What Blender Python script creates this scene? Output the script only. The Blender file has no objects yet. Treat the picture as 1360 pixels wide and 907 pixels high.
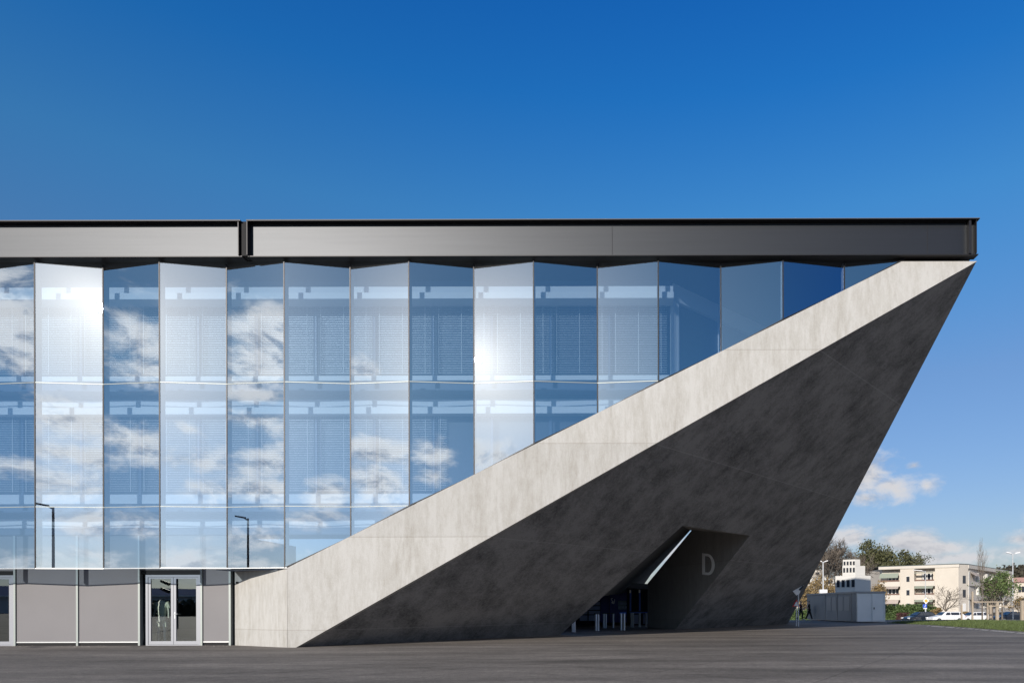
import bpy, bmesh, math, random
from mathutils import Vector, Matrix, noise
R = math.radians
scene = bpy.context.scene
COL = scene.collection
random.seed(7)

# ------------------------------------------------------------------ camera
F, CX, HZ, CAMH, ROLL = 948.5, 830.0, 805.0, 1.263, 0.0026
cam_d = bpy.data.cameras.new('camera')
cam = bpy.data.objects.new('camera', cam_d); COL.objects.link(cam)
cam_d.sensor_width = 36.0
cam_d.lens = 36.0 * F / 1360.0
cam_d.shift_x = (680.0 - CX) / 1360.0
cam_d.shift_y = (HZ - 453.5) / 1360.0
cam_d.clip_start = 0.1; cam_d.clip_end = 6000.0
CAMM = Matrix.Rotation(R(90), 4, 'X') @ Matrix.Rotation(-ROLL, 4, 'Z')
cam.matrix_world = Matrix.Translation((0, 0, CAMH)) @ CAMM
scene.camera = cam
CO = Vector((0, 0, CAMH))

# ------------------------------------------------------------------ light
SAZ, SEL = R(24.1), R(18.7)            # azimuth left of the view's back direction
SUN = Vector((-math.sin(SAZ) * math.cos(SEL), -math.cos(SAZ) * math.cos(SEL), math.sin(SEL)))
sd = bpy.data.lights.new('sun', 'SUN'); sd.energy = 5.0; sd.angle = R(0.5); sd.color = (1.0, 0.92, 0.82)
so = bpy.data.objects.new('sun', sd); COL.objects.link(so)
so.rotation_euler = SUN.to_track_quat('Z', 'Y').to_euler()
so.location = (0, 0, 60)

scene.view_settings.view_transform = 'Standard'
scene.view_settings.look = 'None'
scene.view_settings.exposure = 0.0
scene.view_settings.gamma = 1.0
scene.view_settings.use_curve_mapping = False
scene.render.engine = 'CYCLES'
scene.cycles.use_denoising = True
scene.cycles.max_bounces = 9
scene.cycles.transparent_max_bounces = 16
scene.cycles.caustics_reflective = True
scene.cycles.blur_glossy = 0.1
scene.cycles.sample_clamp_indirect = 6.0


def px_dir(u, v):
    d = Vector(((u - CX) / F, (HZ - v) / F, -1.0))
    return (CAMM.to_3x3() @ d).normalized()


def on_y(u, v, Y):
    d = px_dir(u, v); return CO + d * (Y / d.y)


def on_plane(u, v, p, n):
    d = px_dir(u, v); return CO + d * ((p - CO).dot(n) / d.dot(n))


def on_ground(u, v, z=0.0):
    d = px_dir(u, v); return CO + d * ((z - CAMH) / d.z)


# world: Nishita sky graded by height, clouds by direction
w = bpy.data.worlds.new('World'); scene.world = w; w.use_nodes = True
nt = w.node_tree; N = nt.nodes; L = nt.links
bg = N['Background']; bg.inputs[1].default_value = 0.1
sky = N.new('ShaderNodeTexSky'); sky.sky_type = 'NISHITA'; sky.sun_disc = False
sky.sun_elevation = SEL; sky.sun_rotation = R(180) + SAZ
sky.air_density = 1.0; sky.dust_density = 0.6; sky.ozone_density = 1.6


def math_node(op, a, b=None, c=None, clamp=False, tree=None):
    n = (tree or nt).nodes.new('ShaderNodeMath'); n.operation = op; n.use_clamp = clamp
    for i, s in enumerate((a, b, c)):
        if s is None: continue
        if isinstance(s, (int, float)): n.inputs[i].default_value = s
        else: (tree or nt).links.new(s, n.inputs[i])
    return n.outputs[0]


def vmath(op, a, b=None, tree=None):
    n = (tree or nt).nodes.new('ShaderNodeVectorMath'); n.operation = op
    for i, s in enumerate((a, b)):
        if s is None: continue
        if isinstance(s, (tuple, list, Vector)): n.inputs[i].default_value = s
        else: (tree or nt).links.new(s, n.inputs[i])
    return n.outputs['Value'] if op in ('LENGTH', 'DOT_PRODUCT') else n.outputs[0]


tc = N.new('ShaderNodeTexCoord')
dirv = vmath('NORMALIZE', tc.outputs['Generated'])
sep = N.new('ShaderNodeSeparateXYZ'); L.new(dirv, sep.inputs[0])
grade = N.new('ShaderNodeValToRGB')
L.new(sep.outputs['Z'], grade.inputs[0])
stops = [(0.0, (.62, .63, .84)), (.10, (.66, .73, .96)), (.285, (.68, .87, 1.15)), (.47, (.40, 1.12, 1.62)),
         (.58, (.15, .96, 1.78)), (.72, (.05, .74, 1.82)), (1.0, (.18, .8, 1.9))]
cr = grade.color_ramp
while len(cr.elements) < len(stops): cr.elements.new(.5)
for e, (p, c) in zip(cr.elements, stops):
    e.position = p; e.color = (c[0] / 2, c[1] / 2, c[2] / 2, 1)
grade2 = N.new('ShaderNodeValToRGB')
L.new(vmath('DOT_PRODUCT', dirv, tuple(SUN)), grade2.inputs[0])
st2 = [(0.0, (.12, .55, 1.6)), (.50, (.07, .40, 1.25)), (.64, (.14, .50, 1.08)), (.77, (.35, .70, 1.02)), (.906, (.36, .66, .92)), (.96, (.40, .64, .88)), (.985, (.50, .68, .90)), (1.0, (.75, .85, 1.0))]
while len(grade2.color_ramp.elements) < len(st2): grade2.color_ramp.elements.new(.5)
for e, (p, c) in zip(grade2.color_ramp.elements, st2):
    e.position = p; e.color = (c[0] / 2, c[1] / 2, c[2] / 2, 1)
lowel = N.new('ShaderNodeMapRange'); L.new(sep.outputs['Z'], lowel.inputs[0]); lowel.inputs[1].default_value = .02; lowel.inputs[2].default_value = .28
g2 = N.new('ShaderNodeMix'); g2.data_type = 'RGBA'; L.new(lowel.outputs[0], g2.inputs[0]); g2.inputs[6].default_value = (.19, .27, .50, 1); L.new(grade2.outputs[0], g2.inputs[7])
bf = N.new('ShaderNodeMapRange'); L.new(sep.outputs['Y'], bf.inputs[0]); bf.inputs[1].default_value = -.2; bf.inputs[2].default_value = .3
gm_ = N.new('ShaderNodeMix'); gm_.data_type = 'RGBA'; L.new(bf.outputs[0], gm_.inputs[0]); L.new(g2.outputs[2], gm_.inputs[6]); L.new(grade.outputs[0], gm_.inputs[7])
zen = N.new('ShaderNodeMapRange'); L.new(sep.outputs['Z'], zen.inputs[0]); zen.inputs[1].default_value = .70; zen.inputs[2].default_value = .86
zm = N.new('ShaderNodeMix'); zm.data_type = 'RGBA'; L.new(zen.outputs[0], zm.inputs[0]); L.new(gm_.outputs[2], zm.inputs[6]); zm.inputs[7].default_value = (.85, .80, .74, 1)  # neutral bright zenith, above the view, set to raise the fill light
skyc = vmath('MULTIPLY', sky.outputs[0], zm.outputs[2])
skyc = vmath('SCALE', skyc); N[-1].inputs['Scale'].default_value = 2.0
az = math_node('ARCTAN2', sep.outputs['X'], sep.outputs['Y'])       # 0 ahead, +-pi behind
azb = math_node('ARCTAN2', math_node('MULTIPLY', sep.outputs['X'], 1.0), math_node('MULTIPLY', sep.outputs['Y'], -1.0))
el = math_node('ARCSINE', sep.outputs['Z'])
front = math_node('GREATER_THAN', sep.outputs['Y'], 0.0)
cf = N.new('ShaderNodeCombineXYZ'); L.new(az, cf.inputs[0]); L.new(el, cf.inputs[1])
cb = N.new('ShaderNodeCombineXYZ'); L.new(azb, cb.inputs[0]); L.new(el, cb.inputs[1])

FOLD_TH = math.atan(0.212 / 1.965)


def front_ae(u, v):
    d = px_dir(u, v); return math.atan2(d.x, d.y), math.asin(d.z)


def back_ae(u, v, side):               # what pane 'R' / 'L' mirrors at this spot of the facade
    d = px_dir(u, v); th = FOLD_TH if side == 'R' else -FOLD_TH
    n = Vector((math.sin(th), -math.cos(th), 0)); r = d - 2 * d.dot(n) * n
    return math.atan2(r.x, -r.y), math.asin(r.z)


def blobs(coord, lst):
    acc = None
    for (a, e, wa, we, k) in lst:
        q = vmath('SUBTRACT', coord, (a, e, 0.0))
        q = vmath('MULTIPLY', q, (1 / wa, 1 / we, 0.0))
        ln = vmath('LENGTH', q)
        t = math_node('MULTIPLY_ADD', ln, -k, k)
        acc = t if acc is None else math_node('MAXIMUM', acc, t)
    return acc


PXR = 1.0 / F
fl = []
for (u, v, du, dv, k) in [(1145, 632, 55, 32, 1.2), (1185, 644, 48, 19, 1.1), (1150, 662, 42, 13, 1.0), (1214, 618, 15, 7, .9), (1230, 645, 20, 12, .9),
                          (1125, 715, 55, 20, 1.3), (1195, 722, 70, 17, 1.2), (1250, 727, 80, 13, 1.1), (1355, 716, 34, 12, 1.0),
                          (1350, 732, 80, 12, 1.0), (1290, 740, 110, 12, .9), (1180, 745, 90, 12, .5), (900, 730, 120, 30, .8), (1500, 700, 90, 40, .8)]:
    a, e = front_ae(u, v); fl.append((a, e, du * PXR * 1.05, dv * PXR * 1.15, k))
bl = []
for (u, v, s, du, dv, k) in [(10, 420, 'L', 50, 60, 1.0), (25, 480, 'L', 40, 30, .8), (182, 445, 'L', 44, 42, 1.0), (190, 490, 'L', 50, 24, .8),
                             (345, 436, 'L', 44, 36, 1.15), (345, 478, 'L', 46, 34, 1.0), (325, 515, 'L', 34, 22, .8),
                             (92, 552, 'R', 56, 26, 1.1), (120, 608, 'R', 48, 14, .8), (80, 600, 'R', 40, 12, .9), (178, 590, 'L', 50, 26, 1.0),
                             (248, 568, 'R', 16, 9, .8), (255, 612, 'R', 50, 16, .8), (300, 650, 'R', 50, 18, .8), (345, 560, 'L', 40, 18, .9), (345, 612, 'L', 44, 26, 1.0),
                             (345, 650, 'L', 50, 20, .9), (428, 655, 'R', 38, 20, 1.0), (400, 690, 'R', 60, 14, .8), (508, 598, 'L', 40, 22, 1.1), (500, 640, 'L', 52, 26, 1.0),
                             (480, 492, 'L', 18, 16, .9), (578, 604, 'R', 26, 18, .9), (572, 632, 'R', 20, 10, .8), (656, 604, 'L', 14, 9, 1.0),
                             (110, 695, 'R', 50, 22, .9), (180, 700, 'L', 60, 18, .8), (20, 620, 'L', 60, 14, .7), (60, 640, 'R', 70, 22, .7), (345, 715, 'L', 60, 20, .8), (90, 735, 'R', 60, 14, .8)]:
    a, e = back_ae(u, v, s); bl.append((a, e, du * PXR * 1.2, dv * PXR * 1.25, k * 1.05))
bl += [(1.35, .40, .60, .42, 2.4), (-1.75, .40, .60, .42, 2.4), (-2.6, .35, .35, .35, 2.0), (0.3, .06, .5, .03, .5), (-.5, .04, .9, .035, .6)]  # large banks are unseen, added to lift the fill light; thin horizon streaks last
fl += [(1.15, .40, .45, .42, 2.2), (-1.35, .38, .45, .42, 2.2)]  # two cloud banks outside the view, added to raise the fill light
envf = blobs(cf.outputs[0], fl); envb = blobs(cb.outputs[0], bl)
mx = N.new('ShaderNodeMix'); mx.data_type = 'FLOAT'
L.new(front, mx.inputs[0]); L.new(envb, mx.inputs[2]); L.new(envf, mx.inputs[3])
env = mx.outputs[0]


def cloud_noise(vec, sc, det):
    n = N.new('ShaderNodeTexNoise'); n.inputs['Scale'].default_value = sc; n.inputs['Detail'].default_value = det
    n.inputs['Roughness'].default_value = .62; n.inputs['Distortion'].default_value = .25; n.inputs['Lacunarity'].default_value = 2.1
    L.new(vmath('MULTIPLY', vec, (1.0, 1.0, 1.9)), n.inputs['Vector']); return n.outputs[0]


n1 = cloud_noise(dirv, 12.0, 9.0)
n2 = cloud_noise(vmath('ADD', dirv, (-.006, 0.0, .012)), 12.0, 5.0)
dens = math_node('ADD', env, math_node('MULTIPLY_ADD', n1, 3.0, -1.6))
mask = N.new('ShaderNodeMapRange'); mask.interpolation_type = 'SMOOTHSTEP'
L.new(dens, mask.inputs[0]); mask.inputs[1].default_value = -.1; mask.inputs[2].default_value = .95
lit = math_node('MULTIPLY_ADD', math_node('SUBTRACT', n1, n2), 6.0, .82, clamp=True)
thick = N.new('ShaderNodeMapRange'); L.new(dens, thick.inputs[0])
thick.inputs[1].default_value = .3; thick.inputs[2].default_value = 1.7; thick.inputs[3].default_value = 1.0; thick.inputs[4].default_value = .5
bright = math_node('MULTIPLY', lit, thick.outputs[0])
cc = N.new('ShaderNodeMix'); cc.data_type = 'RGBA'; L.new(bright, cc.inputs[0])
cc.inputs[6].default_value = (2.6, 3.0, 3.8, 1); cc.inputs[7].default_value = (9.5, 9.2, 8.9, 1)
cf2 = N.new('ShaderNodeMix'); cf2.data_type = 'RGBA'; L.new(math_node('MULTIPLY_ADD', bright, .5, .5, clamp=True), cf2.inputs[0])
cf2.inputs[6].default_value = (2.6, 3.0, 3.8, 1); cf2.inputs[7].default_value = (9.5, 9.2, 8.9, 1)
bk = N.new('ShaderNodeMix'); bk.data_type = 'RGBA'; L.new(front, bk.inputs[0])
# clouds on the sun's side of the sky are brighter than those opposite it
L.new(vmath('MULTIPLY', cc.outputs[2], (1.8, 1.85, 1.9)), bk.inputs[6]); L.new(vmath('MULTIPLY', cf2.outputs[2], (.76, .78, .83)), bk.inputs[7])
fin = N.new('ShaderNodeMix'); fin.data_type = 'RGBA'
L.new(mask.outputs[0], fin.inputs[0]); L.new(skyc, fin.inputs[6]); L.new(bk.outputs[2], fin.inputs[7])
L.new(fin.outputs[2], bg.inputs[0])
w.cycles.sampling_method = 'AUTOMATIC'


# ------------------------------------------------------------------ materials
M = {}


def mat(name, col=(.5, .5, .5), rough=.6, metal=0.0, spec=.5, n=None, bump=0.0, bscale=20.0):
    m = bpy.data.materials.new(name); m.use_nodes = True
    b = m.node_tree.nodes['Principled BSDF']
    b.inputs['Base Color'].default_value = (*col, 1); b.inputs['Roughness'].default_value = rough
    b.inputs['Metallic'].default_value = metal; b.inputs['Specular IOR Level'].default_value = spec
    t = m.node_tree
    if n:
        amt, sc, st = n      # variation amount, scale, stretch vector
        c = t.nodes.new('ShaderNodeTexCoord'); mp = t.nodes.new('ShaderNodeMapping'); mp.inputs['Scale'].default_value = st
        t.links.new(c.outputs['Object'], mp.inputs[0])
        x = t.nodes.new('ShaderNodeTexNoise'); x.inputs['Scale'].default_value = sc; x.inputs['Detail'].default_value = 6
        t.links.new(mp.outputs[0], x.inputs[0])
        rr = t.nodes.new('ShaderNodeMapRange'); t.links.new(x.outputs[0], rr.inputs[0])
        rr.inputs[1].default_value = .3; rr.inputs[2].default_value = .7
        rr.inputs[3].default_value = 1 - amt; rr.inputs[4].default_value = 1 + amt
        s = t.nodes.new('ShaderNodeVectorMath'); s.operation = 'SCALE'; s.inputs[0].default_value = col
        t.links.new(rr.outputs[0], s.inputs['Scale']); t.links.new(s.outputs[0], b.inputs['Base Color'])
        if bump:
            bp = t.nodes.new('ShaderNodeBump'); bp.inputs['Strength'].default_value = bump; bp.inputs['Distance'].default_value = .02
            x2 = t.nodes.new('ShaderNodeTexNoise'); x2.inputs['Scale'].default_value = bscale; x2.inputs['Detail'].default_value = 5
            t.links.new(c.outputs['Object'], x2.inputs[0]); t.links.new(x2.outputs[0], bp.inputs['Height'])
            t.links.new(bp.outputs[0], b.inputs['Normal'])
    M[name] = m
    return m


def glass_mat(name, tint, refl, rcol=(1, 1, 1), rough=0.0, wob=0.0, haze=0.0):
    m = bpy.data.materials.new(name); m.use_nodes = True; t = m.node_tree
    t.nodes.remove(t.nodes['Principled BSDF']); out = t.nodes['Material Output']
    tr = t.nodes.new('ShaderNodeBsdfTransparent'); tr.inputs[0].default_value = (*tint, 1)
    gl = t.nodes.new('ShaderNodeBsdfGlossy'); gl.inputs['Color'].default_value = (*rcol, 1); gl.inputs['Roughness'].default_value = rough
    fr = t.nodes.new('ShaderNodeFresnel'); fr.inputs[0].default_value = 1.5
    a = math_node('MULTIPLY_ADD', fr.outputs[0], 1 - refl, refl - .03, clamp=True, tree=t)
    if haze:                                     # dust on the pane scatters a little light round the mirror image
        g2_ = t.nodes.new('ShaderNodeBsdfGlossy'); g2_.inputs['Color'].default_value = (*rcol, 1); g2_.inputs['Roughness'].default_value = .16
        m2 = t.nodes.new('ShaderNodeMixShader'); m2.inputs[0].default_value = haze; t.links.new(gl.outputs[0], m2.inputs[1]); t.links.new(g2_.outputs[0], m2.inputs[2]); g3_ = t.nodes.new('ShaderNodeBsdfGlossy'); g3_.inputs['Color'].default_value = (*rcol, 1); g3_.inputs['Roughness'].default_value = .32
        m3 = t.nodes.new('ShaderNodeMixShader'); m3.inputs[0].default_value = haze * 2.2; t.links.new(m2.outputs[0], m3.inputs[1]); t.links.new(g3_.outputs[0], m3.inputs[2]); gout = m3.outputs[0]
    else: gout = gl.outputs[0]
    mixs = t.nodes.new('ShaderNodeMixShader'); t.links.new(a, mixs.inputs[0])
    t.links.new(tr.outputs[0], mixs.inputs[1]); t.links.new(gout, mixs.inputs[2]); t.links.new(mixs.outputs[0], out.inputs[0])
    if wob:
        c = t.nodes.new('ShaderNodeTexCoord'); x = t.nodes.new('ShaderNodeTexNoise'); x.inputs['Scale'].default_value = .7; x.inputs['Detail'].default_value = 1
        t.links.new(c.outputs['Object'], x.inputs[0])
        bp = t.nodes.new('ShaderNodeBump'); bp.inputs['Strength'].default_value = wob; bp.inputs['Distance'].default_value = .01
        t.links.new(x.outputs[0], bp.inputs['Height']); t.links.new(bp.outputs[0], gl.inputs['Normal'])
    M[name] = m


def concrete(name, base, stain, joints=True, streaked=False):
    m = bpy.data.materials.new(name); m.use_nodes = True; t = m.node_tree; b = t.nodes['Principled BSDF']
    b.inputs['Roughness'].default_value = .85; b.inputs['Specular IOR Level'].default_value = .25
    c = t.nodes.new('ShaderNodeTexCoord')

    def noise_n(scale, st, det=6, ro=.6):
        mp = t.nodes.new('ShaderNodeMapping'); mp.inputs['Scale'].default_value = st; t.links.new(c.outputs['Object'], mp.inputs[0])
        x = t.nodes.new('ShaderNodeTexNoise'); x.inputs['Scale'].default_value = scale; x.inputs['Detail'].default_value = det; x.inputs['Roughness'].default_value = ro
        t.links.new(mp.outputs[0], x.inputs[0]); return x.outputs[0]
    streak = noise_n(2.2, (1.0, 1.0, .09), 8, .65)
    fine = noise_n(9.0, (1.0, 1.0, .22), 8, .7)
    blot = noise_n(.5, (1, 1, .8), 5, .55)
    if streaked:                                 # brushed diagonally up the slope, with cloudy smears
        mp = t.nodes.new('ShaderNodeMapping'); mp.inputs['Rotation'].default_value = (0, R(52), 0); t.links.new(c.outputs['Object'], mp.inputs[0])
        mp2 = t.nodes.new('ShaderNodeMapping'); mp2.inputs['Scale'].default_value = (.22, 1.0, 3.0); t.links.new(mp.outputs[0], mp2.inputs[0])
        x = t.nodes.new('ShaderNodeTexNoise'); x.inputs['Scale'].default_value = 1.6; x.inputs['Detail'].default_value = 9; x.inputs['Roughness'].default_value = .7
        t.links.new(mp2.outputs[0], x.inputs[0]); streak = x.outputs[0]; fine = math_node('ADD', math_node('MULTIPLY', noise_n(.7, (1, .6, 1), 9, .75), .6, tree=t), math_node('MULTIPLY', noise_n(14, (1, 1, 1), 6, .75), .4, tree=t), tree=t)
    grain = noise_n(45, (1, 1, 1), 3, .6)
    s1 = math_node('MULTIPLY_ADD', streak, 1.9, -.6, tree=t)
    s2 = math_node('MULTIPLY', s1, math_node('MULTIPLY_ADD', blot, 1.9, -.15, clamp=True, tree=t), clamp=True, tree=t)
    s3 = math_node('ADD', s2, math_node('MULTIPLY_ADD', fine, 1.9, -.95, tree=t), tree=t)
    s4 = math_node('ADD', s3, math_node('MULTIPLY_ADD', grain, 1.0, -.5, tree=t), clamp=True, tree=t)
    if streaked: s4 = math_node('ADD', math_node('MULTIPLY_ADD', streak, 1.5, -.35, tree=t), math_node('MULTIPLY_ADD', fine, 5.0, -2.55, tree=t), clamp=True, tree=t)
    mixc = t.nodes.new('ShaderNodeMix'); mixc.data_type = 'RGBA'; t.links.new(s4, mixc.inputs[0])
    mixc.inputs[6].default_value = (*base, 1); mixc.inputs[7].default_value = (*stain, 1)
    colr = mixc.outputs[2]
    bh = math_node('ADD', fine, grain, tree=t)
    if joints:                                   # formwork lift lines, every 2.93 m of height
        sp = t.nodes.new('ShaderNodeSeparateXYZ'); t.links.new(c.outputs['Object'], sp.inputs[0])
        fr = math_node('FRACT', math_node('DIVIDE', math_node('ADD', sp.outputs[2], -.53, tree=t), 2.93, tree=t), tree=t)
        ln = math_node('LESS_THAN', fr, .0075, tree=t)
        blk = t.nodes.new('ShaderNodeMix'); blk.data_type = 'RGBA'; t.links.new(math_node('MULTIPLY', ln, .35, tree=t), blk.inputs[0])
        t.links.new(colr, blk.inputs[6]); blk.inputs[7].default_value = (base[0] * 1.5, base[1] * 1.5, base[2] * 1.5, 1) if streaked else (stain[0] * .6, stain[1] * .55, stain[2] * .5, 1)
        colr = blk.outputs[2]; bh = math_node('MULTIPLY_ADD', ln, -1.0, bh, tree=t)
        hs = t.nodes.new('ShaderNodeTexWhiteNoise'); hs.noise_dimensions = '1D'
        t.links.new(math_node('FLOOR', math_node('DIVIDE', math_node('ADD', sp.outputs[2], -.53, tree=t), 2.93, tree=t), tree=t), hs.inputs['W'])
        sc = t.nodes.new('ShaderNodeVectorMath'); sc.operation = 'SCALE'; t.links.new(colr, sc.inputs[0])
        t.links.new(math_node('MULTIPLY_ADD', hs.outputs[0], .10, .95, tree=t), sc.inputs['Scale']); colr = sc.outputs[0]
    t.links.new(colr, b.inputs['Base Color'])
    bp = t.nodes.new('ShaderNodeBump'); bp.inputs['Strength'].default_value = .35; bp.inputs['Distance'].default_value = .012
    t.links.new(bh, bp.inputs['Height']); t.links.new(bp.outputs[0], b.inputs['Normal'])
    M[name] = m


def asphalt():
    m = bpy.data.materials.new('asphalt'); m.use_nodes = True; t = m.node_tree; b = t.nodes['Principled BSDF']
    c = t.nodes.new('ShaderNodeTexCoord')

    def nz(scale, st=(1, 1, 1), det=5, rot=0.0, ro=.6):
        mp = t.nodes.new('ShaderNodeMapping'); mp.inputs['Scale'].default_value = st; mp.inputs['Rotation'].default_value = (0, 0, rot)
        t.links.new(c.outputs['Object'], mp.inputs[0])
        x = t.nodes.new('ShaderNodeTexNoise'); x.inputs['Scale'].default_value = scale; x.inputs['Detail'].default_value = det; x.inputs['Roughness'].default_value = ro
        t.links.new(mp.outputs[0], x.inputs[0]); return x.outputs[0]
    agg = math_node('ADD', nz(60, det=2), math_node('MULTIPLY', nz(22, det=3), .8, tree=t), tree=t); patch = nz(.35, det=6); band = nz(.55, (.22, 1.1, 1), 7, .35); band2 = nz(.5, (.25, 1.2, 1), 6, -1.1)
    med = nz(7, det=6, ro=.7)
    v = math_node('MULTIPLY_ADD', agg, 1.25, -.22, tree=t)
    v = math_node('MULTIPLY', v, math_node('MULTIPLY_ADD', patch, .7, .66, tree=t), tree=t)
    v = math_node('MULTIPLY', v, math_node('MULTIPLY_ADD', band, 1.6, .16, tree=t), tree=t)
    v = math_node('MULTIPLY', v, math_node('MULTIPLY_ADD', band2, 1.5, .22, tree=t), tree=t)
    v = math_node('MULTIPLY', v, math_node('MULTIPLY_ADD', med, 1.3, .35, tree=t), tree=t)
    v = math_node('MULTIPLY', v, math_node('MULTIPLY_ADD', nz(3.0, (.5, 1.4, 1), 6, .9, .7), 1.0, .5, tree=t), tree=t)
    # paving lane seams running away from the wall
    wv = t.nodes.new('ShaderNodeTexNoise'); wv.inputs['Scale'].default_value = .4; t.links.new(c.outputs['Object'], wv.inputs[0])
    sp = t.nodes.new('ShaderNodeSeparateXYZ'); t.links.new(c.outputs['Object'], sp.inputs[0])
    q = math_node('ADD', math_node('MULTIPLY', sp.outputs[0], .34, tree=t), math_node('MULTIPLY', sp.outputs[1], -.20, tree=t), tree=t)
    q = math_node('ADD', q, math_node('MULTIPLY', wv.outputs[0], .12, tree=t), tree=t)
    fr = math_node('FRACT', math_node('DIVIDE', q, 1.25, tree=t), tree=t)
    seam = math_node('LESS_THAN', fr, .012, tree=t)
    v = math_node('MULTIPLY', v, math_node('MULTIPLY_ADD', seam, -.3, 1.0, tree=t), tree=t)
    brk = nz(.9, det=4)                          # faint tyre scrubs turning across the forecourt
    for (cx_, cy_, rr_, wd_) in ((-9, 2.5, 13.2, .13), (-9, 2.5, 14.9, .13), (3, 6, 11.5, .12), (3, 6, 13.1, .12), (14, -6, 27, .16), (14, -6, 28.7, .16)):
        dd = vmath('LENGTH', vmath('MULTIPLY', vmath('SUBTRACT', c.outputs['Object'], (cx_, cy_, 0), t), (1, 1, 0), t), tree=t)
        ring = math_node('LESS_THAN', math_node('ABSOLUTE', math_node('SUBTRACT', dd, rr_, tree=t), tree=t), wd_, tree=t)
        ring = math_node('MULTIPLY', ring, math_node('MULTIPLY_ADD', brk, 2.4, -.85, clamp=True, tree=t), tree=t)
        v = math_node('MULTIPLY', v, math_node('MULTIPLY_ADD', ring, -.28, 1.0, tree=t), tree=t)
    sc = t.nodes.new('ShaderNodeVectorMath'); sc.operation = 'SCALE'; sc.inputs[0].default_value = (.195, .174, .155)
    t.links.new(v, sc.inputs['Scale']); t.links.new(sc.outputs[0], b.inputs['Base Color'])
    b.inputs['Roughness'].default_value = .82; b.inputs['Specular IOR Level'].default_value = .3
    bp = t.nodes.new('ShaderNodeBump'); bp.inputs['Strength'].default_value = .5; bp.inputs['Distance'].default_value = .01
    t.links.new(math_node('ADD', agg, med, tree=t), bp.inputs['Height']); t.links.new(bp.outputs[0], b.inputs['Normal'])
    M['asphalt'] = m


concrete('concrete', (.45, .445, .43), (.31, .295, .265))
concrete('shaded_concrete', (.29, .285, .28), (.10, .10, .10), streaked=True)  # darker copy of the concrete; the leaning wall's shade is put into the colour
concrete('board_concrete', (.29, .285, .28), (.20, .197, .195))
asphalt()
mat('beam_metal', (.053, .056, .061), .45, .9, n=(.03, 1.5, (.25, 1, 9)))
mat('seam_grey', (.13, .13, .13), .6, .2)
mat('dark_metal', (.03, .03, .033), .45, .6)
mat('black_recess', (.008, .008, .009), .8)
mat('aluminium', (.62, .63, .63), .35, .8)
mat('frame_green_grey', (.30, .33, .32), .45, .3)
mat('white_trim', (.80, .79, .76), .5)
mat('inner_fascia', (.74, .74, .74), .6)
mat('blue_beam', (.05, .08, .14), .5)
mat('panel_mauve', (.19, .184, .192), .5, 0, .3, n=(.04, .8, (1, 1, 1)))
mat('blind_slat', (.72, .73, .74), .4, .3)
mat('roof_soffit', (.02, .02, .022), .7)
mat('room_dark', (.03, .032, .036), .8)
mat('door_frame_grey', (.30, .31, .34), .4, .2)
mat('letter_grey', (.96, .97, .98), .6)
mat('banner_navy', (.012, .025, .20), .5)
mat('rail_blue', (.02, .12, .55), .4)
mat('post_steel', (.65, .67, .68), .3, .5)
mat('poster_pale', (.42, .47, .62), .6)
mat('notice_grey', (.20, .26, .30), .6)
mat('container_paint', (.80, .78, .74), .5, n=(.05, 1.0, (1, 1, 1)))
mat('container_side_shade', (.26, .265, .27), .5, n=(.05, 1.0, (1, 1, 1)))  # cabin paint darkened to carry the shade of the long side
mat('container_dark', (.34, .33, .32), .5)
mat('white_render', (.60, .59, .56), .8, n=(.06, .4, (1, 1, 1)))
mat('cream_render', (.56, .51, .44), .85, n=(.06, .35, (1, 1, .6)))
mat('cream_parapet', (.56, .52, .46), .85, n=(.06, .5, (1, 1, 1)))
mat('awning_green', (.27, .30, .24), .8)
mat('awning_beige', (.42, .36, .32), .8)
mat('rail_brown', (.16, .09, .07), .6)
mat('window_dark', (.03, .035, .045), .15, 0, .6)
mat('roof_tiles', (.55, .32, .25), .8)
mat('roof_dark', (.05, .07, .07), .7)
mat('hedge_leaf', (.065, .105, .03), .7, n=(.45, 6, (1, 1, 1)))
mat('leaf_olive', (.075, .078, .03), .7, n=(.35, 3, (1, 1, 1)))
mat('leaf_green', (.085, .125, .035), .7, n=(.35, 3, (1, 1, 1)))
mat('leaf_tan', (.24, .17, .075), .8, n=(.35, 3, (1, 1, 1)))
mat('leaf_red', (.075, .03, .028), .7)
mat('blossom', (.50, .48, .38), .8)
mat('bark', (.15, .125, .10), .9, n=(.25, 4, (1, 1, .3)))
mat('hill_wood', (.055, .05, .035), .9, n=(.4, 8, (1, 1, 1)))
mat('grass', (.085, .118, .034), .7, n=(.35, 2, (1, 1, 1)))
mat('grass_soil', (.075, .085, .03), .9, n=(.35, 2, (1, 1, 1)))
mat('kerb_stone', (.5, .48, .44), .8)
mat('timber_pale', (.36, .30, .23), .8, n=(.1, 3, (1, 1, .2)))
mat('car_white', (.78, .78, .78), .2, 0, .6)
mat('car_dark', (.015, .02, .03), .2, 0, .6)
mat('car_silver', (.45, .46, .48), .25, .4, .6)
mat('tyre', (.02, .02, .02), .8)
mat('rim', (.4, .4, .42), .3, .8)
mat('tail_red', (.5, .01, .015), .3)
mat('lamp_clear', (.8, .82, .85), .15)
mat('galvanised', (.52, .54, .56), .5, .3)
mat('sign_white', (.8, .8, .8), .5)
mat('sign_orange', (.85, .38, .03), .5)
mat('sign_blue', (.03, .10, .55), .5)
mat('sign_red', (.6, .02, .02), .5)
mat('skin', (.5, .33, .25), .6)
mat('cloth_black', (.012, .013, .016), .9)
mat('hair_dark', (.02, .015, .012), .8)
mat('shoe_pale', (.55, .55, .52), .7)
mat('shirt_pale', (.72, .80, .72), .8)
mat('mannequin_white', (.7, .74, .72), .5)
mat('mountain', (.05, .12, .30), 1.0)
mat('hall_pale', (.6, .62, .65), .8)
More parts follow.
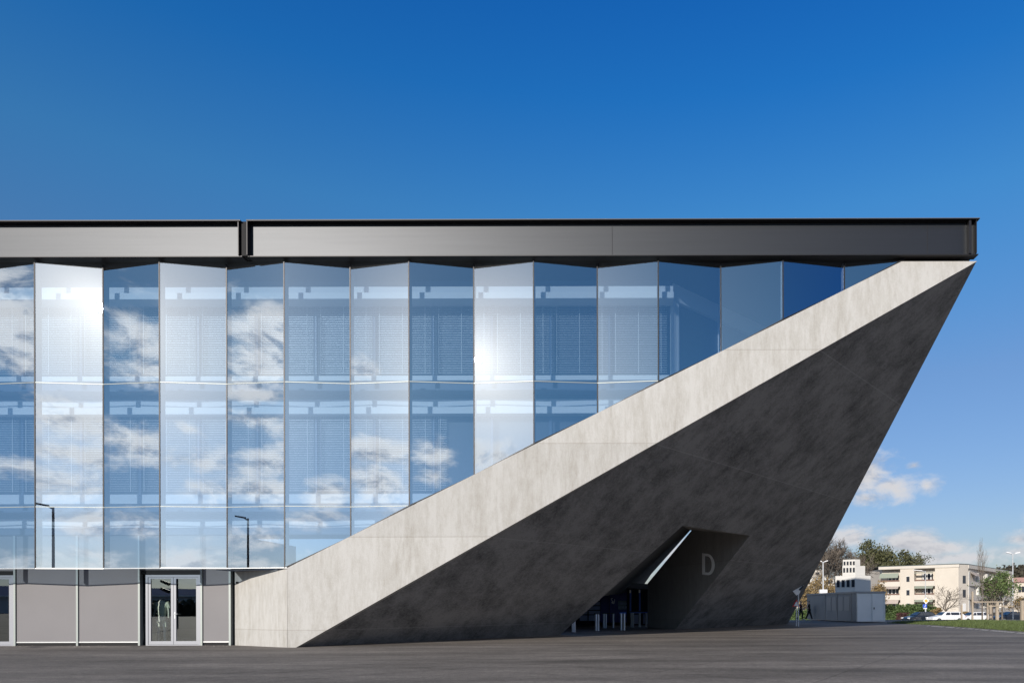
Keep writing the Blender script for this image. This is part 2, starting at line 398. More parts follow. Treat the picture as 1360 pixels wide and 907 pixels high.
mat('conifer_dark', (.02, .028, .015), .9, n=(.4, .5, (1, 1, 1)))
glass_mat('facade_glass', (.62, .74, .86), .44, (.88, .94, 1.0), 0.0, .012, .0017)
glass_mat('door_glass', (.7, .76, .74), .20, (.9, .96, .95), 0.0)
glass_mat('inner_glass', (.12, .17, .2), .04, (.9, .95, 1.0), 0.5)


# ------------------------------------------------------------------ mesh helpers
class MB:
    def __init__(s): s.v = []; s.f = []

    def add(s, vs, fs):
        b = len(s.v); s.v += [tuple(v) for v in vs]; s.f += [tuple(b + i for i in f) for f in fs]; return s

    def box(s, x0, x1, y0, y1, z0, z1):
        return s.add([(x0, y0, z0), (x1, y0, z0), (x1, y1, z0), (x0, y1, z0), (x0, y0, z1), (x1, y0, z1), (x1, y1, z1), (x0, y1, z1)],
                     [(0, 3, 2, 1), (4, 5, 6, 7), (0, 1, 5, 4), (1, 2, 6, 5), (2, 3, 7, 6), (3, 0, 4, 7)])

    def obox(s, o, t, n, u0, u1, d0, d1, z0, z1):   # oriented: o origin, t along, n outward (both horizontal)
        vs = []
        for z in (z0, z1):
            for (u, d) in ((u0, d1), (u1, d1), (u1, d0), (u0, d0)):
                p = o + t * u + n * d; vs.append((p.x, p.y, z))
        return s.add(vs, [(0, 3, 2, 1), (4, 5, 6, 7), (0, 1, 5, 4), (1, 2, 6, 5), (2, 3, 7, 6), (3, 0, 4, 7)])

    def prism(s, poly, off):                          # poly: coplanar points, off: extrusion vector
        n = len(poly); off = Vector(off); p2 = [Vector(p) + off for p in poly]
        fs = [tuple(range(n)), tuple(range(2 * n - 1, n - 1, -1))]
        for i in range(n): j = (i + 1) % n; fs.append((i, n + i, n + j, j))
        return s.add([Vector(p) for p in poly] + p2, fs)

    def poly(s, pts): return s.add([Vector(p) for p in pts], [tuple(range(len(pts)))])

    def tube(s, p0, p1, r0, r1=None, k=8, cap=True):
        p0 = Vector(p0); p1 = Vector(p1); r1 = r0 if r1 is None else r1
        a = (p1 - p0).normalized(); h = Vector((0, 0, 1)) if abs(a.z) < .9 else Vector((1, 0, 0))
        u = a.cross(h).normalized(); q = a.cross(u)
        vs = [p0 + (u * math.cos(i * 2 * math.pi / k) + q * math.sin(i * 2 * math.pi / k)) * r0 for i in range(k)]
        vs += [p1 + (u * math.cos(i * 2 * math.pi / k) + q * math.sin(i * 2 * math.pi / k)) * r1 for i in range(k)]
        fs = [(i, (i + 1) % k, k + (i + 1) % k, k + i) for i in range(k)]
        if cap: fs += [tuple(range(k - 1, -1, -1)), tuple(range(k, 2 * k))]
        return s.add(vs, fs)

    def build(s, name, m, parent=None, smooth=False, fix=True):
        me = bpy.data.meshes.new(name); me.from_pydata([tuple(v) for v in s.v], [], s.f); me.update()
        if fix:
            bm = bmesh.new(); bm.from_mesh(me); bmesh.ops.recalc_face_normals(bm, faces=bm.faces); bm.to_mesh(me); bm.free()
        if smooth:
            for p in me.polygons: p.use_smooth = True
        me.materials.append(M[m]); o = bpy.data.objects.new(name, me); COL.objects.link(o)
        if parent is not None:
            o.parent = parent
            o.matrix_parent_inverse = parent.matrix_basis.inverted()
        return o


def tag(o, label=None, cat=None, group=None, kind=None):
    if label: o['label'] = label
    if cat: o['category'] = cat
    if group: o['group'] = group
    if kind: o['kind'] = kind
    return o


def empty(name, loc=(0, 0, 0), rz=0.0, label=None, cat=None, group=None):
    o = bpy.data.objects.new(name, None); COL.objects.link(o); o.empty_display_size = .3
    o.location = loc; o.rotation_euler = (0, 0, rz); tag(o, label, cat, group); return o


def bevel(o, wd, seg=2):
    b = o.modifiers.new('bevel', 'BEVEL'); b.width = wd; b.segments = seg; b.limit_method = 'ANGLE'; b.angle_limit = R(40); return o


def clip_below(poly, line):   # poly [(x,z)], keep z >= line(x)
    out = []
    for i in range(len(poly)):
        a = poly[i]; b = poly[(i + 1) % len(poly)]; da = a[1] - line(a[0]); db = b[1] - line(b[0])
        if da >= 0: out.append(a)
        if (da >= 0) != (db >= 0):
            t = da / (da - db); out.append((a[0] + (b[0] - a[0]) * t, a[1] + (b[1] - a[1]) * t))
    return out


# ------------------------------------------------------------------ key geometry of the stadium
YN, YF, YP = 22.5, 22.712, 23.9
SC = YN / F


def nx(u): return (u - CX) * SC


A = Vector((on_y(382, 858, YN).x, YN, 0.0))
B = Vector((on_y(1297, 347, YN).x, YN, on_y(1297, 347, YN).z))
Cc = on_ground(1046, 828.3)
PN = (B - A).cross(Cc - A).normalized()
if PN.z > 0: PN = -PN
ZB = 2.51                                     # underside of the glass skin
p1 = on_y(380, 754.3, YN); p2 = on_y(1199, 346.5, YN)
SL = (p2.z - p1.z) / (p2.x - p1.x)


def band_top(x): return p1.z + SL * (x - p1.x)


def clipline(x): return band_top(x) + .055


def inner_clip(x): return band_top(x) - .55


ZT = 12.16
J1Z, J2Z = 4.45, 8.36
stadium = empty('stadium_building', (-8, 25, 0), 0, 'stadium stand with folded mirror glass, slanting concrete wall and steel roof beam', 'stadium')


def spart(mb, name, m, parent=stadium, **k): return mb.build(name, m, parent, **k)


# ---- folded outer glass
X0 = nx(47) - 2 * 3.93
folds = []                                    # (x, y) near / far alternating
for k in range(0, 10):
    folds.append((X0 + 3.93 * k, YN)); folds.append((X0 + 3.93 * k + 2.0, YF))
folds = [f for f in folds if f[0] < 11.4]
levels = [(ZB, J1Z), (J1Z, J2Z), (J2Z, ZT)]
XR = (ZT - p1.z) / SL + p1.x
for i in range(len(folds) - 1):
    (xa, ya), (xb, yb) = folds[i], folds[i + 1]
    for (z0, z1) in levels:
        g = .012
        poly = clip_below([(xa + .02, z0 + g), (xb - .02, z0 + g), (xb - .02, z1 - g), (xa + .02, z1 - g)], clipline)
        if len(poly) < 3: continue
        zz = [q[1] for q in poly]
        if max(zz) - min(zz) < .08: continue
        P = [(x, ya + (yb - ya) * (x - xa) / (xb - xa), z) for (x, z) in poly]
        spart(MB().poly(P), 'glass_pane', 'facade_glass', fix=False)
    # rails: bottom edge and the two storey joints
    for zj, nm in ((ZB, 'bottom_rail'), (J1Z, 'transom'), (J2Z, 'transom')):
        xe = min(xb, (zj - .055 - p1.z) / SL + p1.x) if zj > 2.6 else min(xb, nx(381))
        if xe <= xa + .05: continue
        ye = ya + (yb - ya) * (xe - xa) / (xb - xa)
        d = Vector((xe - xa, ye - ya, 0)); nrm = Vector((d.y, -d.x, 0)).normalized()
        hw = .014 if nm == 'bottom_rail' else .010
        mb = MB()
        for z0, z1, o0, o1 in ((zj - hw, zj + hw, .012, -.03),):
            mb.add([Vector((xa, ya, z0)) + nrm * o0, Vector((xe, ye, z0)) + nrm * o0, Vector((xe, ye, z0)) + nrm * o1, Vector((xa, ya, z0)) + nrm * o1,
                    Vector((xa, ya, z1)) + nrm * o0, Vector((xe, ye, z1)) + nrm * o0, Vector((xe, ye, z1)) + nrm * o1, Vector((xa, ya, z1)) + nrm * o1],
                   [(0, 3, 2, 1), (4, 5, 6, 7), (0, 1, 5, 4), (1, 2, 6, 5), (2, 3, 7, 6), (3, 0, 4, 7)])
        spart(mb, nm, 'aluminium' if nm == 'bottom_rail' else 'frame_green_grey')
for (x, y) in folds:
    zb = max(ZB, clipline(x) - .03)
    if zb > ZT - .15: continue
    mb = MB(); mb.box(x - .018, x + .018, y - .012, y + .05, zb, ZT)
    spart(mb, 'mullion', 'dark_metal')
    mb = MB(); mb.box(x - .03, x + .03, y + .06, y + .24, zb + (.1 if zb > 3 else 0), ZT)
    spart(mb, 'hanger_fin', 'inner_fascia' if x > 3.9 else 'dark_metal')
# edge strip under the cut panes
mb = MB()
for i in range(len(folds) - 1):
    (xa, ya), (xb, yb) = folds[i], folds[i + 1]
    xs = max(xa, p1.x); xe = min(xb, XR)
    if xe - xs < .05: continue
    f = lambda x: ya + (yb - ya) * (x - xa) / (xb - xa)
    za, zb2 = clipline(xs), clipline(xe)
    mb.prism([(xs, f(xs) - .012, za - .028), (xe, f(xe) - .012, zb2 - .028), (xe, f(xe) - .012, zb2), (xs, f(xs) - .012, za)], (0, .04, 0))
spart(mb, 'sloping_rail', 'dark_metal')

# ---- inner facade behind the glass
XIN = on_y(893, 500, YP).x                    # its right corner


def strip(name, m, x0, x1, y0, y1, z0, z1, parent=stadium):
    poly = clip_below([(x0, z0), (x1, z0), (x1, z1), (x0, z1)], inner_clip)
    if len(poly) < 3: return None
    return MB().prism([(x, y0, z) for x, z in poly], (0, y1 - y0, 0)).build(name, m, parent)


XL = X0 - 6
strip('floor_beam', 'blue_beam', XL, XIN, YP - .12, YP + .1, 11.46, 12.1)
strip('fascia', 'inner_fascia', XL, XIN, YP - .48, YP - .125, 11.54, 11.755)
strip('blind_box', 'white_trim', XL, XIN, YP - .75, YP - .125, 11.25, 11.45)
strip('window_sill', 'white_trim', XL, XIN, YP - .18, YP + .1, 8.78, 8.94)
strip('floor_beam', 'blue_beam', XL, XIN, YP - .05, YP + .1, 7.72, 8.76)
strip('fascia', 'inner_fascia', XL, XIN, YP - .15, YP - .055, 7.90, 8.16)
strip('blind_box', 'white_trim', XL, XIN, YP - .40, YP - .055, 7.62, 7.84)
strip('window_sill', 'inner_fascia', XL, XIN, YP - .12, YP + .1, 4.72, 5.03)
strip('floor_beam', 'blue_beam', XL, XIN, YP - .02, YP + .1, 3.91, 4.70)
strip('fascia', 'inner_fascia', XL, XIN, YP - .05, YP - .025, 3.93, 4.23)
strip('floor_beam', 'blue_beam', XL, XIN, YP - .10, YP + .1, 3.69, 3.90)
for z in (8.35, 4.43):                         # maintenance walkways, their edge follows the folds
    pts = []
    for (x, y) in folds:
        if z < inner_clip(x): break
        pts.append((x, y + .66 - (.1 if y == YF else 0), z))
    pts = pts + [(pts[-1][0], YP - .06, z), (pts[0][0], YP - .06, z)]
    spart(MB().prism(pts, (0, 0, -.05)), 'walkway', 'blue_beam')
bay = 1.965
bx = X0 - 2 * bay + .03 + .35
while bx < XIN - .2:
    x1 = min(bx + bay, XIN)
    for (z0, z1, blindmax) in ((8.95, 11.44, 99), (5.04, 7.69, on_y(594, 600, YP).x)):
        poly = clip_below([(bx + .04, z0), (x1 - .04, z0), (x1 - .04, z1), (bx + .04, z1)], inner_clip)
        if len(poly) < 3: continue
        win = MB().prism([(x, YP + .06, z) for x, z in poly], (0, .03, 0)).build('window', 'inner_glass', stadium)
        mb = MB()
        fp = clip_below([(bx - .04, z0), (bx + .04, z0), (bx + .04, z1), (bx - .04, z1)], inner_clip)
        if len(fp) > 2: mb.prism([(x, YP, z) for x, z in fp], (0, .1, 0)).build('window_frame', 'blue_beam', win)
        if bx < blindmax and x1 - bx > .5:
            xe = min(x1 - .03, blindmax); mb = MB(); z = z1 - .12; zlo = max(z0 + .08, inner_clip(xe))
            tilt = .012
            while z > zlo:
                mb.add([(bx + .03, YP - .09, z), (xe, YP - .09, z), (xe, YP - .02, z + tilt), (bx + .03, YP - .02, z + tilt),
                        (bx + .03, YP - .09, z + .006), (xe, YP - .09, z + .006), (xe, YP - .02, z + tilt + .006), (bx + .03, YP - .02, z + tilt + .006)],
                       [(0, 3, 2, 1), (4, 5, 6, 7), (0, 1, 5, 4), (1, 2, 6, 5), (2, 3, 7, 6), (3, 0, 4, 7)])
                z -= .078
            if mb.v:
                bo = mb.build('blind', 'blind_slat', stadium, fix=False)
                cm = MB()
                for cx_ in (bx + .22, bx + bay * .5, xe - .2):
                    if cx_ < xe: cm.box(cx_ - .007, cx_ + .007, YP - .112, YP - .104, zlo, z1)
                cm.build('cord', 'white_trim', bo)
    bx += bay
# dark rooms behind the inner glazing
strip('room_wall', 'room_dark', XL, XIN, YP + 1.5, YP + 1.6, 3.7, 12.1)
# the inner facade turns back at its right corner
c0 = Vector((XIN, YP - .1, 0)); c1 = Vector((XIN + 4.6, YP + 4.4, 0)); tt = (c1 - c0).normalized(); nn = Vector((tt.y, -tt.x, 0))
ob = lambda u0, u1, d0, d1, z0, z1: MB().obox(c0, tt, nn, u0, u1, d0, d1, z0, z1)
spart(ob(0, 6.4, -.1, .05, 11.45, 12.0), 'fascia', 'inner_fascia')
win = spart(ob(.3, 6.2, -.1, -.06, 8.2, 11.4), 'window', 'inner_glass')
for u in (0, .17, 2.5, 4.6): ob(u, u + .1, -.1, .06, 8.0, 11.44).build('window_frame', 'inner_fascia', win)
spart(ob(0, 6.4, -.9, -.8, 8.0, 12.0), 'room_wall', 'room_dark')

# ---- ground floor
def gp(u): return on_y(u, 800, YP).x


zpt = 3.68
for (ua, ub) in ((-170, -90), (-84, -4 - 60), (23, 102.5), (105.5, 184.5), (270.5, 305)):
    mb = MB().box(gp(ua), gp(ub), YP - .02, YP + .12, .10, zpt)
    spart(mb, 'wall_panel', 'panel_mauve')
    spart(MB().box(gp(ua), gp(ub), YP + .0, YP + .1, .0, .095), 'plinth', 'black_recess')
    spart(MB().box(gp(ua), gp(ub), YP - .035, YP - .022, .10, .135), 'panel_trim', 'aluminium')
for u in (21, 103.9, 186, 268.6, 306.3):
    spart(MB().box(gp(u) - .032, gp(u) + .032, YP - .06, YP + .1, .0, zpt), 'panel_post', 'frame_green_grey')
spart(MB().box(gp(187.2), gp(194), YP + .12, YP + .3, .0, zpt), 'wall_recess', 'black_recess')
spart(MB().box(gp(307.3), gp(320), YP + .10, YP + .3, .0, zpt), 'wall_recess', 'black_recess')
# over-door panel + lintel
ztop = on_y(230, 763, YP).z
spart(MB().box(gp(187.5), gp(267.5), YP - .02, YP + .12, ztop + .16, zpt), 'wall_panel', 'panel_mauve')
spart(MB().box(gp(187.5), gp(267.5), YP - .0, YP + .12, ztop + .02, ztop + .155), 'lintel', 'black_recess')


def door(ua, ub, leaves):
    fr = MB(); xa, xb = gp(ua), gp(ub); y0, y1 = YP - .03, YP + .06; t = .075
    zt = ztop
    fr.box(xa, xa + t, y0, y1, 0, zt); fr.box(xb - t, xb, y0, y1, 0, zt); fr.box(xa + t, xb - t, y0, y1, zt - t, zt)
    fr.box(xa + t, xb - t, y0, y1, 0, .03)
    f = spart(fr, 'door_frame', 'door_frame_grey')
    xs = [xa + t + (xb - xa - 2 * t) * k / leaves for k in range(leaves + 1)]
    for k in range(leaves):
        a, b = xs[k] + .006, xs[k + 1] - .006; s = .08
        m = MB(); q0, q1 = YP - .012, YP + .04; z0, z1 = .036, zt - t - .006
        m.box(a, a + s, q0, q1, z0, z1).box(b - s, b, q0, q1, z0, z1).box(a + s, b - s, q0, q1, z0, z0 + .11).box(a + s, b - s, q0, q1, z1 - .05, z1)
        lf = spart(m, 'door_leaf', 'door_frame_grey')
        MB().poly([(a + s, YP + .01, z0 + .11), (b - s, YP + .01, z0 + .11), (b - s, YP + .01, z1 - .05), (a + s, YP + .01, z1 - .05)]).build('door_glass', 'door_glass', lf, fix=False)
        if k == 1 or leaves == 1:
            hm = MB(); hx = a + .04 if k == 1 else b - .04
            hm.tube((hx, YP - .012, 1.05), (hx, YP - .07, 1.05), .012).tube((hx, YP - .07, 1.05), (hx + (.12 if k == 1 else -.12), YP - .07, 1.05), .011)
            hm.box(hx - .02, hx + .02, YP - .02, YP - .0125, .9, 1.12)
            hm.build('door_handle', 'post_steel', lf)


door(194.2, 267.2, 2)
door(-50, 18.8, 2)
spart(MB().box(gp(-56), gp(19.3), YP - .0, YP + .12, ztop + .02, ztop + .13), 'lintel', 'black_recess')
spart(MB().box(gp(-56), gp(19.3), YP - .02, YP + .12, ztop + .14, zpt), 'wall_panel', 'panel_mauve')
# shop room behind the doors
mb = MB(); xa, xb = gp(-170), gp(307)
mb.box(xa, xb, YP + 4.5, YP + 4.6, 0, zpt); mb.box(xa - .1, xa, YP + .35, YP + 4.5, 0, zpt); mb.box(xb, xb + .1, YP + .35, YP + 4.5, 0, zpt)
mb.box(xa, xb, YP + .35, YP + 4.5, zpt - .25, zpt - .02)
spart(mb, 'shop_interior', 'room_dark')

# ---- roof
zl = on_y(700, 340, 22.3).z; zu = on_y(700, 291, 22.2).z
XB0, XB1, XB2, XE = -60.0, on_y(319, 315, 22.2).x, on_y(327, 315, 22.2).x, on_y(1301.5, 289, 22.2).x
for (x0, x1) in ((XB0, XB1), (XB2, XE)):
    web = spart(MB().box(x0 + .02, x1 - .10, 22.42, 22.46, zl + .03, zu - .035), 'beam_web', 'beam_metal')
    spart(MB().box(x0, x1, 22.2, 22.62, zu - .03, zu), 'top_flange', 'dark_metal')
    spart(MB().box(x0, x1, 22.3, 22.62, zl, zl + .028), 'bottom_flange', 'dark_metal')
    spart(MB().box(x0, x1, 22.19, 22.199, zu - .012, zu), 'edge_trim', 'seam_grey')
    spart(MB().box(x0 if x0 > -30 else x0, x0 + .02, 22.22, 22.5, zl + .03, zu - .032), 'stiffener', 'dark_metal')
    spart(MB().box(x1 - .10, x1 - .075, 22.24, 22.5, zl + .03, zu - .032), 'stiffener', 'dark_metal')
spart(MB().box(on_y(1284, 300, 22.4).x, on_y(1287, 300, 22.4).x, 22.25, 22.418, zl + .03, zu - .032), 'stiffener', 'dark_metal')
spart(MB().box(XB1 - .01, XB2 + .01, 22.3, 22.62, zl + .03, zu - .003), 'expansion_joint', 'black_recess')
for u in (813, 1232):
    x = on_y(u, 320, 22.4).x; spart(MB().box(x - .008, x + .008, 22.408, 22.4195, zl + .03, zu - .035), 'weld_seam', 'dark_metal')
roof = MB().prism([(XB0, 22.63, zl + .01), (XE - .1, 22.63, zl + .01), (XE + 1.5, 31, zl + .01), (XE + 1.8, 44, zl + .01), (XB0, 44, zl + .01)], (0, 0, zu - zl - .08))
spart(roof, 'roof_slab', 'roof_soffit')

# ---- concrete: front band, leaning wall with its passage, return wall
zBt = ZT - .03
ptsb = [(A.x, -.2), (B.x, B.z), ((zBt - p1.z) / SL + p1.x, B.z), (p1.x, p1.z), (A.x, p1.z - .02)]
ptsb[0] = (A.x - .02, -.2)
bandp = [(A.x, 0 - .15), (A.x + .15 / .5574 * 0, -.15), (B.x + .02, B.z), ((B.z - p1.z) / SL + p1.x, B.z), (p1.x, p1.z), (A.x - .005, p1.z - .01)]
bandp = [bandp[0]] + bandp[2:]
mb = MB().prism([(x, YN, z) for x, z in bandp], (0, .85, 0))
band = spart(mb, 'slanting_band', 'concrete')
X312 = gp(312)
ztf = on_y(313, 758.5, YP).z
mb = MB().prism([(X312, YP + .0, -.1), (A.x - .01, YN, -.1), (A.x - .01, YN + 1.6, -.1), (X312, YP + 1.0, -.1)], (0, 0, ztf + .1))
foot = spart(mb, 'band_foot', 'concrete')
spart(MB().box(gp(315), gp(318), YP - .46, YP - .30, 1.9, 2.0) if False else MB().box(X312 + .1, X312 + .17, YP - .13, YP - .06, 2.06, 2.12), 'wall_socket', 'black_recess')
spart(MB().box(X312, p1.x, YN + .3, YP + .5, ztf + .01, ZB - .05), 'band_head', 'blue_beam')

G = on_plane(744, 842, A, PN); G = Vector((A + (Cc - A) * ((744 - 382) / (1046 - 382))))
d_ = px_dir(744, 842.5)


def ac_at(u):                                   # point of the base line A-C seen at column u
    k = (u - CX) / F
    t = (k * A.y - A.x) / ((Cc.x - A.x) - k * (Cc.y - A.y)); return A + (Cc - A) * t


G = ac_at(744); J1 = ac_at(897); Lp = on_plane(906.4, 698, A, PN); J2 = on_plane(996, 711, A, PN)
mb = MB(); dn = Vector((0, 0, -.1))
Ad, Gd, J1d, Cd = A + (A - B) * .008, G, J1, Cc
mb.poly([A, G, Lp, B]); mb.poly([Lp, J2, B]); mb.poly([J2, J1, Cc, B])
lean = spart(mb, 'leaning_wall', 'shaded_concrete', fix=False)
K = on_ground(860, 833.2); 
JN = (J2 - J1).cross(K - J1).normalized()
P3 = on_plane(860, 774.5, J1, JN); P4 = on_plane(918.5, 704, J1, JN)
print('K', K, 'J1', J1, 'J2', J2, 'P4', P4, 'L', Lp, 'P3', P3)
away = Vector((.25, .97, 0))
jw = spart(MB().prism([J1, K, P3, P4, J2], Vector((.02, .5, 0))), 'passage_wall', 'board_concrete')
Q = CO + px_dir(916.8, 704) * ((P4 - CO).length * 1.01)
CN = (Lp - G).cross(Q - G).normalized()
Q2 = on_plane(865, 762, G, CN); Q3 = on_plane(856, 775, G, CN); Q4 = on_plane(853, 783, G, CN)
e1 = G + (Lp - G) * .38
spart(MB().poly([Lp, Q, Q2, Q3, Q4, e1]), 'passage_ceiling', 'room_dark', fix=False)  # near-black colour stands in for the shade under this soffit
spart(MB().poly([Lp, J2, P4 + (P4 - J2) * .03, Q]), 'passage_lintel', 'shaded_concrete', fix=False)
# base shadow joint along the wall
spart(MB().prism([A + Vector((.25, .1, -.05)), Cc + Vector((0, .1, -.05)), Cc + Vector((0, .3, -.05)), A + Vector((.25, .3, -.05))], (0, 0, .15)) if False else MB().poly([B, Cc, Vector((Cc.x + 1.5, 58, 0)), Vector((B.x + 3.0, 44, B.z))]), 'return_wall', 'shaded_concrete', fix=False)

# letter D painted on the passage wall
def dpoly():
    o, i = [], []
    u0, u1, v0, v1, s = 932.6, 949.4, 735.0, 763.4, 4.3
    o.append((u0, v1)); i.append((u0 + s * .9, v1 - s * .82))
    for k in range(0, 13):
        a = math.pi / 2 - math.pi * k / 12
        rx, ry = (u1 - u0) * .56, (v1 - v0) / 2; cx0 = u1 - rx; cy = (v0 + v1) / 2
        o.append((cx0 + rx * math.cos(a), cy + ry * math.sin(a)))
        i.append((cx0 + (rx - s * .95) * math.cos(a), cy + (ry - s * .82) * math.sin(a)))
    o.append((u0, v0)); i.append((u0 + s * .9, v0 + s * .82))
    return o, i


o_, i_ = dpoly()
off = -JN * .006 if (CO - J1).dot(-JN) > 0 else JN * .006
sh = [on_plane(u, v + .11 * (u - 940), J1, JN) + off for u, v in o_ + i_]
n_ = len(o_)
fs = [(k, (k + 1) % n_, n_ + (k + 1) % n_, n_ + k) for k in range(n_)]
lt = MB(); lt.add(sh, fs); lt.build('letter', 'letter_grey', jw, fix=False)

# ---- entrance hall seen through the passage
def hx(u, Y): return on_y(u, 800, Y).x


YH = 48.0
zc = on_y(820, 781.5, 44).z
hall_pts = [(hx(742, 36.5), 37.0), (hx(866, 44), 44.5), (hx(880, YH + 2), YH + 2), (hx(735, YH + 2), YH + 2)]
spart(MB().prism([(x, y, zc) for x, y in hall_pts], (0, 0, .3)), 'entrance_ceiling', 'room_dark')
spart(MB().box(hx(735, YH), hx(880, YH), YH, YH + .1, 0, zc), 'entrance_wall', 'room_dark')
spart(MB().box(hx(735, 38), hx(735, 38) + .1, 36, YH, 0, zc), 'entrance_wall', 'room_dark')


def banner(ua, ub, va, vb, Y, m, name='banner'):
    a = on_y(ua, va, Y); b = on_y(ub, vb, Y)
    return MB().box(a.x, b.x, Y - .04, Y, b.z, a.z).build(name, m, stadium)


banner(770, 797, 786, 824, 47.6, 'poster_pale', 'glazed_screen'); s_ = MB()
for v in (798, 804, 810, 816): a = on_y(770, v, 47.5); s_.box(a.x, on_y(797, v, 47.5).x, 47.5, 47.54, a.z - .03, a.z + .03)
for u in (781,): a = on_y(u, 790, 47.5); s_.box(a.x - .03, a.x + .03, 47.44, 47.49, .1, a.z)
spart(s_, 'screen_bars', 'room_dark')
banner(797.5, 809, 783, 826, 47.5, 'banner_navy')
nb = banner(809.5, 832.5, 782.5, 826, 47.2, 'banner_navy')
for (ua, ub, va, vb) in ((842, 848, 816, 828), (854, 861, 815, 828)): banner(ua, ub, va, vb, 47.5, 'poster_pale', 'glazed_screen')
banner(836.6, 838.2, 781.5, 795, 47, 'poster_pale', 'strip_light') if False else None
for u in (837.3, 849.6):
    a = on_y(u, 781.5, 46.5); spart(MB().box(a.x - .055, a.x + .055, 46.4, 46.5, on_y(u, 811, 46.5).z, a.z - .02), 'blue_column', 'rail_blue')
    spart(MB().box(a.x - .07, a.x + .03, 46.36, 46.399, on_y(u, 787, 46.5).z, a.z - .03), 'pale_cap', 'post_steel')
# crest strokes on the navy banner: an S hooked round a J
def stroke(mb, pts, Y, wd=.045):
    for (a, b) in zip(pts[:-1], pts[1:]):
        p = on_y(a[0], a[1], Y); q = on_y(b[0], b[1], Y); d = (q - p).normalized(); n = Vector((-d.z, 0, d.x)) * wd / 2
        mb.prism([p + n, p - n, q - n, q + n], (0, -.01, 0))


cm = MB()
stroke(cm, [(814.2, 794.2), (811.6, 794.4), (812.2, 796.6), (814.4, 798.4)], 47.14)
stroke(cm, [(816.3, 795.0), (816.2, 798.2), (814.2, 799.6), (812.6, 798.6)], 47.14)
stroke(cm, [(812.0, 799.4), (814.4, 801.2), (816.4, 799.6)], 47.14)
cm.build('crest', 'sign_white', nb)
nt_ = banner(821, 832, 797.5, 809, 47.13, 'notice_grey', 'notice')
tm = MB(); random.seed(3)
for v in (799.5, 804.5):                          # two rows of capitals, too dim to read in the photograph
    u = 821.6
    while u < 831:
        kk = random.choice('LIUTH'); st = {'L': [[(0, 0), (0, 3), (1.3, 3)]], 'I': [[(.6, 0), (.6, 3)]], 'U': [[(0, 0), (0, 3), (1.3, 3), (1.3, 0)]], 'T': [[(0, 0), (1.4, 0)], [(.7, 0), (.7, 3)]], 'H': [[(0, 0), (0, 3)], [(1.3, 0), (1.3, 3)], [(0, 1.5), (1.3, 1.5)]]}[kk]
        for sq in st: stroke(tm, [(u + p, v + q) for p, q in sq], 47.06, .03)
        u += 2.3
tm.build('lettering', 'poster_pale', nt_)

# turnstile barriers: blue rail and steel posts
def barrier(us, Y, v_top, m, label, name='barrier_rail'):
    e = empty(name, (hx(sum(us) / len(us), Y), Y, 0), 0, label, 'barrier', 'barriers inside the entrance')
    z = on_y(us[0], v_top, Y).z
    MB().box(hx(us[0], Y) - .1, hx(us[-1], Y) + .1, Y - .04, Y + .04, z - .05, z).build('rail', m, e)
    for u in us:
        x = hx(u, Y); MB().tube((x, Y, 0), (x, Y, z - .05), .06).build('post', 'post_steel', e)


barrier([791.5, 794.5], 37.2, 814, 'dark_metal', 'pair of steel posts under a short dark rail near the slanting wall edge')
barrier([801.8, 804.5, 814.3], 42.0, 813.5, 'dark_metal', 'dark rail on three steel posts standing below the navy banner')
barrier([825, 829], 38.0, 813, 'rail_blue', 'short blue rail on two bright steel posts in front of the small notice')
barrier([838.4, 840.6, 849.5, 858], 43.5, 812.5, 'rail_blue', 'long blue rail on four slim posts beside the passage wall')
barrier([760.5, 762.8], 35.4, 816.5, 'dark_metal', 'leftmost pair of low posts half hidden by the slanting wall edge')

# ------------------------------------------------------------------ figures
def skin_obj(name, joints, edges, m, parent, sub=2, root=0):
    me = bpy.data.meshes.new(name); me.from_pydata([j[0] for j in joints], edges, []); me.update()
    o = bpy.data.objects.new(name, me); COL.objects.link(o)
    if parent: o.parent = parent
    o.modifiers.new('skin', 'SKIN'); sm = o.modifiers.new('sub', 'SUBSURF'); sm.levels = sub; sm.render_levels = sub
    if not me.skin_vertices: me.skin_vertices.new()
    for i, j in enumerate(joints):
        r = j[1]; r = (r, r) if not isinstance(r, tuple) else r
        me.skin_vertices[0].data[i].radius = r; me.skin_vertices[0].data[i].use_root = (i == root)
    me.materials.append(M[m]); return o


